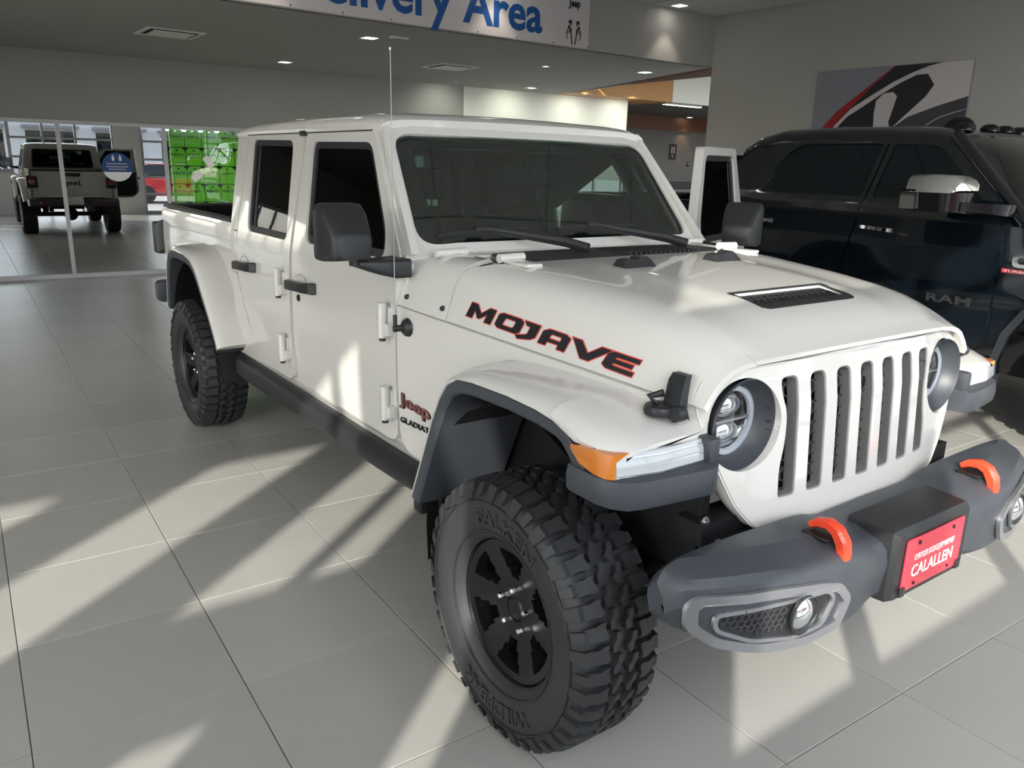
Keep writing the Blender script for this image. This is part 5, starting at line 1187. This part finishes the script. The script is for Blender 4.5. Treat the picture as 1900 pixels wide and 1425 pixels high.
# ---- big poster on the right wall (local: x along the wall, z up, -y out of it)
PZ = 1.80
pos = thing('wall_poster', 0, VR, 0, 'wide vehicle close-up poster with a red line on the grey wall', 'poster')
PS = {
    'red': [(-3.958, 2.193), (-3.819, 2.347), (-3.515, 2.564), (-3.303, 2.718), (-3.194, 2.791), (-3.227, 2.753), (-3.434, 2.591), (-3.711, 2.324), (-3.842, 2.19), (-4.10, 1.90), (-4.10, 2.01)],
    'dark': [(-3.842, 2.19), (-3.711, 2.324), (-3.434, 2.591), (-3.194, 2.789), (-2.688, 2.789), (-2.828, 2.756), (-3.069, 2.672), (-3.318, 2.554), (-3.551, 2.427), (-3.771, 2.228), (-3.788, 2.189), (-3.9, 1.82), (-4.10, 1.82), (-4.10, 1.90)],
    'arc': [(-3.827, 2.193), (-3.645, 2.373), (-3.421, 2.503), (-3.194, 2.626), (-2.998, 2.709), (-2.829, 2.762), (-2.688, 2.789), (-2.591, 2.789), (-2.797, 2.719), (-2.942, 2.685), (-3.112, 2.615), (-3.311, 2.51), (-3.49, 2.399), (-3.676, 2.291), (-3.773, 2.192), (-3.95, 1.82), (-4.03, 1.82)],
    'inner': [(-3.773, 2.192), (-3.676, 2.291), (-3.49, 2.399), (-3.311, 2.51), (-3.112, 2.615), (-2.942, 2.685), (-2.829, 2.686), (-2.749, 2.576), (-2.818, 2.468), (-3.065, 2.236), (-3.136, 2.176), (-3.3, 1.82), (-3.93, 1.82)],
    'pale': [(-2.942, 2.685), (-2.797, 2.719), (-2.591, 2.789), (-2.390, 2.789), (-2.390, 2.45), (-2.69, 2.368), (-2.978, 2.271), (-3.11, 2.182), (-3.065, 2.236), (-2.818, 2.468), (-2.749, 2.576), (-2.829, 2.686)],
    'oval': [(-3.336, 2.0), (-3.362, 2.307), (-3.356, 2.444), (-3.284, 2.515), (-3.178, 2.528), (-3.128, 2.483), (-3.152, 2.362), (-3.184, 2.227), (-3.122, 2.0)],
    'low': [(-3.20, 1.82), (-3.109, 2.176), (-2.978, 2.268), (-2.689, 2.366), (-2.39, 2.45), (-2.39, 1.82)],
    'line': [(-2.783, 2.181), (-2.647, 2.261), (-2.509, 2.303), (-2.391, 2.33), (-2.391, 2.324), (-2.507, 2.295), (-2.645, 2.252), (-2.764, 2.181)]}
finish(box(bmnew(), -4.108, -2.384, -.028, -.001, PZ, 2.795), 'poster_panel', 'poster_grey', pos, smooth=0)
for k, (nm, m, d) in enumerate((('dark', 'poster_dark', 1), ('inner', 'poster_dark', 1), ('low', 'poster_mid', 1), ('pale', 'poster_pale', 2), ('arc', 'poster_pale', 3), ('red', 'poster_red', 3), ('oval', 'poster_pale', 3), ('line', 'poster_pale', 3))):
    finish(shape(PS[nm], depth=.0006*d, mapf=lambda a, b, w: (a, -.0285-w, b)), 'poster_print', m, pos, smooth=0)
# ---- round blue sticker on the partition glass
st = thing('round_sign', 0, 0, 0, 'round blue sticker with white print on the reflective partition glass', 'sign'); st.location = roomb(UB-.0115, -.181, 1.505); st.rotation_euler = (0, 0, BB)
finish(shape(circ(0, 0, .195, 36), depth=.0015, mapf=lambda a, b, w: (w, a, b)), 'sign_disc', 'sticker_blue', st, smooth=0)
seg = [(.193*math.cos(t), .193*math.sin(t)) for t in [math.radians(200+k*14) for k in range(11)]]
finish(shape(seg, depth=.001, mapf=lambda a, b, w: (.0016+w, a, b)), 'sign_base', 'print_white', st, smooth=0)
for k, (w_, z) in enumerate(((.26, .045), (.28, .005), (.22, -.03))): finish(box(bmnew(), .0016, .0024, -w_/2, w_/2, z-.008, z+.008), 'sign_line', 'poster_grey_light', st, smooth=0)
for y in (-.045, .045):
    ic = rounded([(y-.016, .085), (y+.016, .085), (y+.018, .135), (y-.018, .135)], .006, 2); finish(shape(ic, depth=.0008, mapf=lambda a, b, w: (.0016+w, a, b)), 'sign_figure', 'print_white', st, smooth=0)
    finish(shape(circ(y, .150, .012, 12), depth=.0008, mapf=lambda a, b, w: (.0016+w, a, b)), 'sign_head', 'print_white', st, smooth=0)
# ---- green rebate tags pasted behind one pane of the partition, facing the back room, backlit by an added lamp
TK = .455
def rebate(v, z):
    t = tag(empty('rebate_tag', roomb(UB-.024, v, z), BB), 'green tag-shaped REBATE sheet behind the partition glass', 'poster', 'green rebate tags on the partition glass')
    o_ = [(-.245, -.27), (.245, -.27), (.245, .17), (.15, .27), (-.15, .27), (-.245, .17)]
    finish(shape([(a*TK, b*TK) for a, b in o_], [circ(0, .19*TK, .030*TK, 12)], depth=.0015, mapf=lambda a, b, w: (-w, a, b)), 'tag_sheet', 'tag_green', t, smooth=0)
    text_fit('REBATE', -.19*TK, .19*TK, .02*TK, .095*TK, lambda a, b, w: (-.00075+w, a, b), 'tag_lettering', 'decal_black', t, .0013, .02)
    return t
for r in range(5):
    for c in range(5): rebate(.625+c*.232, .90+r*.256)
for k, (v, z, a) in enumerate(((1.05, 1.60, .5), (.88, 1.40, -.9))):
    n = tag(empty('paper_note', roomb(UB-.010, v, z), BB), ('tilted white paper slip over the green tags, the higher of two' if k == 0 else 'slanting white paper slip over the green tags, the lower of two'), 'paper')
    finish(shape([(-.04, -.085), (.05, -.085), (.055, .0), (.04, .085), (-.05, .08)], depth=.001, mapf=lambda p, q, w: (w, p*math.cos(a)-q*math.sin(a), p*math.sin(a)+q*math.cos(a))), 'note_sheet', 'print_white', n, smooth=0)
ol = tag(empty('added_tag_lamp', roomb(UB-1.5, 1.2, 2.11), BB), 'unseen lamp added to backlight the green tags', 'lamp')
finish(box(bmnew(), -.3, .3, -.5, .5, -.04, 0, .004), 'lamp_housing', 'frame_white', ol, smooth=0); finish(box(bmnew(), -.28, .28, -.48, .48, -.046, -.04), 'lamp_lens', 'lamp_glow', ol, smooth=0)
al = bpy.data.lights.new('tag_backlight', 'AREA'); al.energy = 42; al.shape = 'RECTANGLE'; al.size = .5; al.size_y = .9; alo = bpy.data.objects.new('lamp_light', al); C.objects.link(alo); alo.parent = ol; alo.location = (0, 0, -.06); alo.rotation_euler = (0, math.radians(-35), 0)  # added light, tilted onto the tags to brighten them from behind
# ---- hall beyond the end of the back wall
hs = thing('wall_sign', -16+.002, 17.02, 2.18, 'small dark restroom sign on the far hall wall', 'sign')
finish(box(bmnew(), 0, .02, -.16, .16, -.23, .23, .004), 'sign_plate', 'ram_trim', hs, smooth=0)
for y, z, h in ((-.05, .05, .10), (.05, .05, .10), (0, -.13, .03)): finish(box(bmnew(), .02, .023, y-.025, y+.025, z-h, z+h), 'sign_symbol', 'poster_grey_light', hs, smooth=0)
sw_ = thing('wall_thermostat', -16+.002, 17.75, 1.82, 'small dark thermostat on the far hall wall beside the sign', 'thermostat'); finish(box(bmnew(), 0, .03, -.05, .05, -.07, .07, .01), 'thermostat_body', 'ram_trim', sw_, smooth=0); finish(box(bmnew(), .03, .032, -.03, .03, .0, .04), 'thermostat_screen', 'poster_grey_light', sw_, smooth=0)
ll = thing('linear_light', -12.4, 13.35, 3.2, 'slim linear ceiling light in the dim hall', 'ceiling light'); finish(box(bmnew(), -.06, .06, -.65, .65, -.04, 0, .004), 'light_housing', 'frame_white', ll, smooth=0); finish(box(bmnew(), -.05, .05, -.64, .64, -.046, -.04), 'light_lens', 'lamp_glow', ll, smooth=0)
d = downlight(-15.75, 17.4, 3.2, 'recessed downlight lighting the dark wood band in the hall', 14, 70, .5, col=(1, .62, .30))
ct = thing('reception_counter', -15.0, 16.5, 0, 'dark counter with a pale edge in the far hall', 'counter'); finish(box(bmnew(), -.4, .4, -3, 3, 0, 1.30), 'counter_body', 'ram_trim', ct, smooth=0); finish(box(bmnew(), -.43, .43, -3.02, 3.02, 1.05, 1.09), 'counter_edge', 'bezel_grey', ct, smooth=0)
# ---- cars outside
def parked_car(loc, rz, m, label, tall=False):
    c = tag(empty('parked_car', loc, rz), label, 'car')
    h = 1.75 if tall else 1.45
    low = rounded([(-2.25, .28), (2.25, .28), (2.30, .70), (2.05, .88), (1.0, .98), (-1.9, 1.0), (-2.28, .92)], .12, 4)
    up = [(-1.95, .98), (.95, .98), (.35, h-.08), (.1, h), (-1.2 if not tall else -1.6, h), (-1.6 if not tall else -1.85, h-.1)]
    rings = [[(x, y, .28+(z-.28)*k) for x, z in low] for y, k in ((-.90, .93), (-.86, 1), (.86, 1), (.90, .93))]; finish(loft(rings), 'car_body', m, c, smooth=40)
    rings = [[(-.4+(x+.4)*k, y, .98+(z-.98)*kk) for x, z in up] for y, k, kk in ((-.80, 1, .2), (-.68, .96, 1), (.68, .96, 1), (.80, 1, .2))]; finish(loft(rings), 'car_cabin', 'ram_glass', c, smooth=30)
    finish(box(bmnew(), -1.35, .1, -.62, .62, h-.015, h+.03, .012), 'car_roof', m, c, smooth=30)
    for x in (-1.4, 1.4):
        for y in (-.86, .86):
            bm = bmnew(); lathe(bm, [(0, .10), (.20, .10), (.22, .08), (.33, .10), (.345, .06), (.345, -.09), (0, -.09)], 20, Matrix.Translation((x, y, .345)) @ Matrix.Diagonal((1, 1 if y > 0 else -1, 1, 1))); finish(bm, 'car_wheel', 'rubber', c, smooth=40)
    for s_ in (-.65, .65): finish(box(bmnew(), 2.2, 2.29, s_-.18, s_+.18, .66, .76, .01), 'car_headlamp', 'lens_white', c, smooth=0); finish(box(bmnew(), -2.29, -2.2, s_-.15, s_+.15, .76, .88, .01), 'car_tail_lamp', 'tail_red', c, smooth=0)
parked_car((15, -1.5, -.12), PI*.5, 'car_silver', 'silver sedan in the lot beyond the front windows', False)
parked_car((15.5, 9.3, -.12), PI*.5, 'car_white', 'white tall car in the lot beyond the front windows', True)
parked_car((11, 5.2, -.12), PI*.55, 'car_red', 'red car in the lot outside the front windows', False)

# ---- shop building across the street
bld = tag(empty('shop_building', (42, 6, -.12)), 'long grey shop building across the street beyond the windows', 'building')
finish(box(bmnew(), 0, 8, -10, 30, 0, 3.9), 'wall', 'wall_light_out', bld, smooth=0); finish(box(bmnew(), -.15, 8.1, -10.1, 30.1, 3.9, 4.4), 'parapet', 'wall_light', bld, smooth=0)
for k in range(9):
    finish(box(bmnew(), -.03, .05, -9+k*4.3, -6+k*4.3, .6, 3.2), 'window', 'ram_glass', bld, smooth=0)
    finish(box(bmnew(), -1.2, .0, -9.2+k*4.3, -5.8+k*4.3, 3.35, 3.55), 'awning', 'bezel_grey', bld, smooth=0)
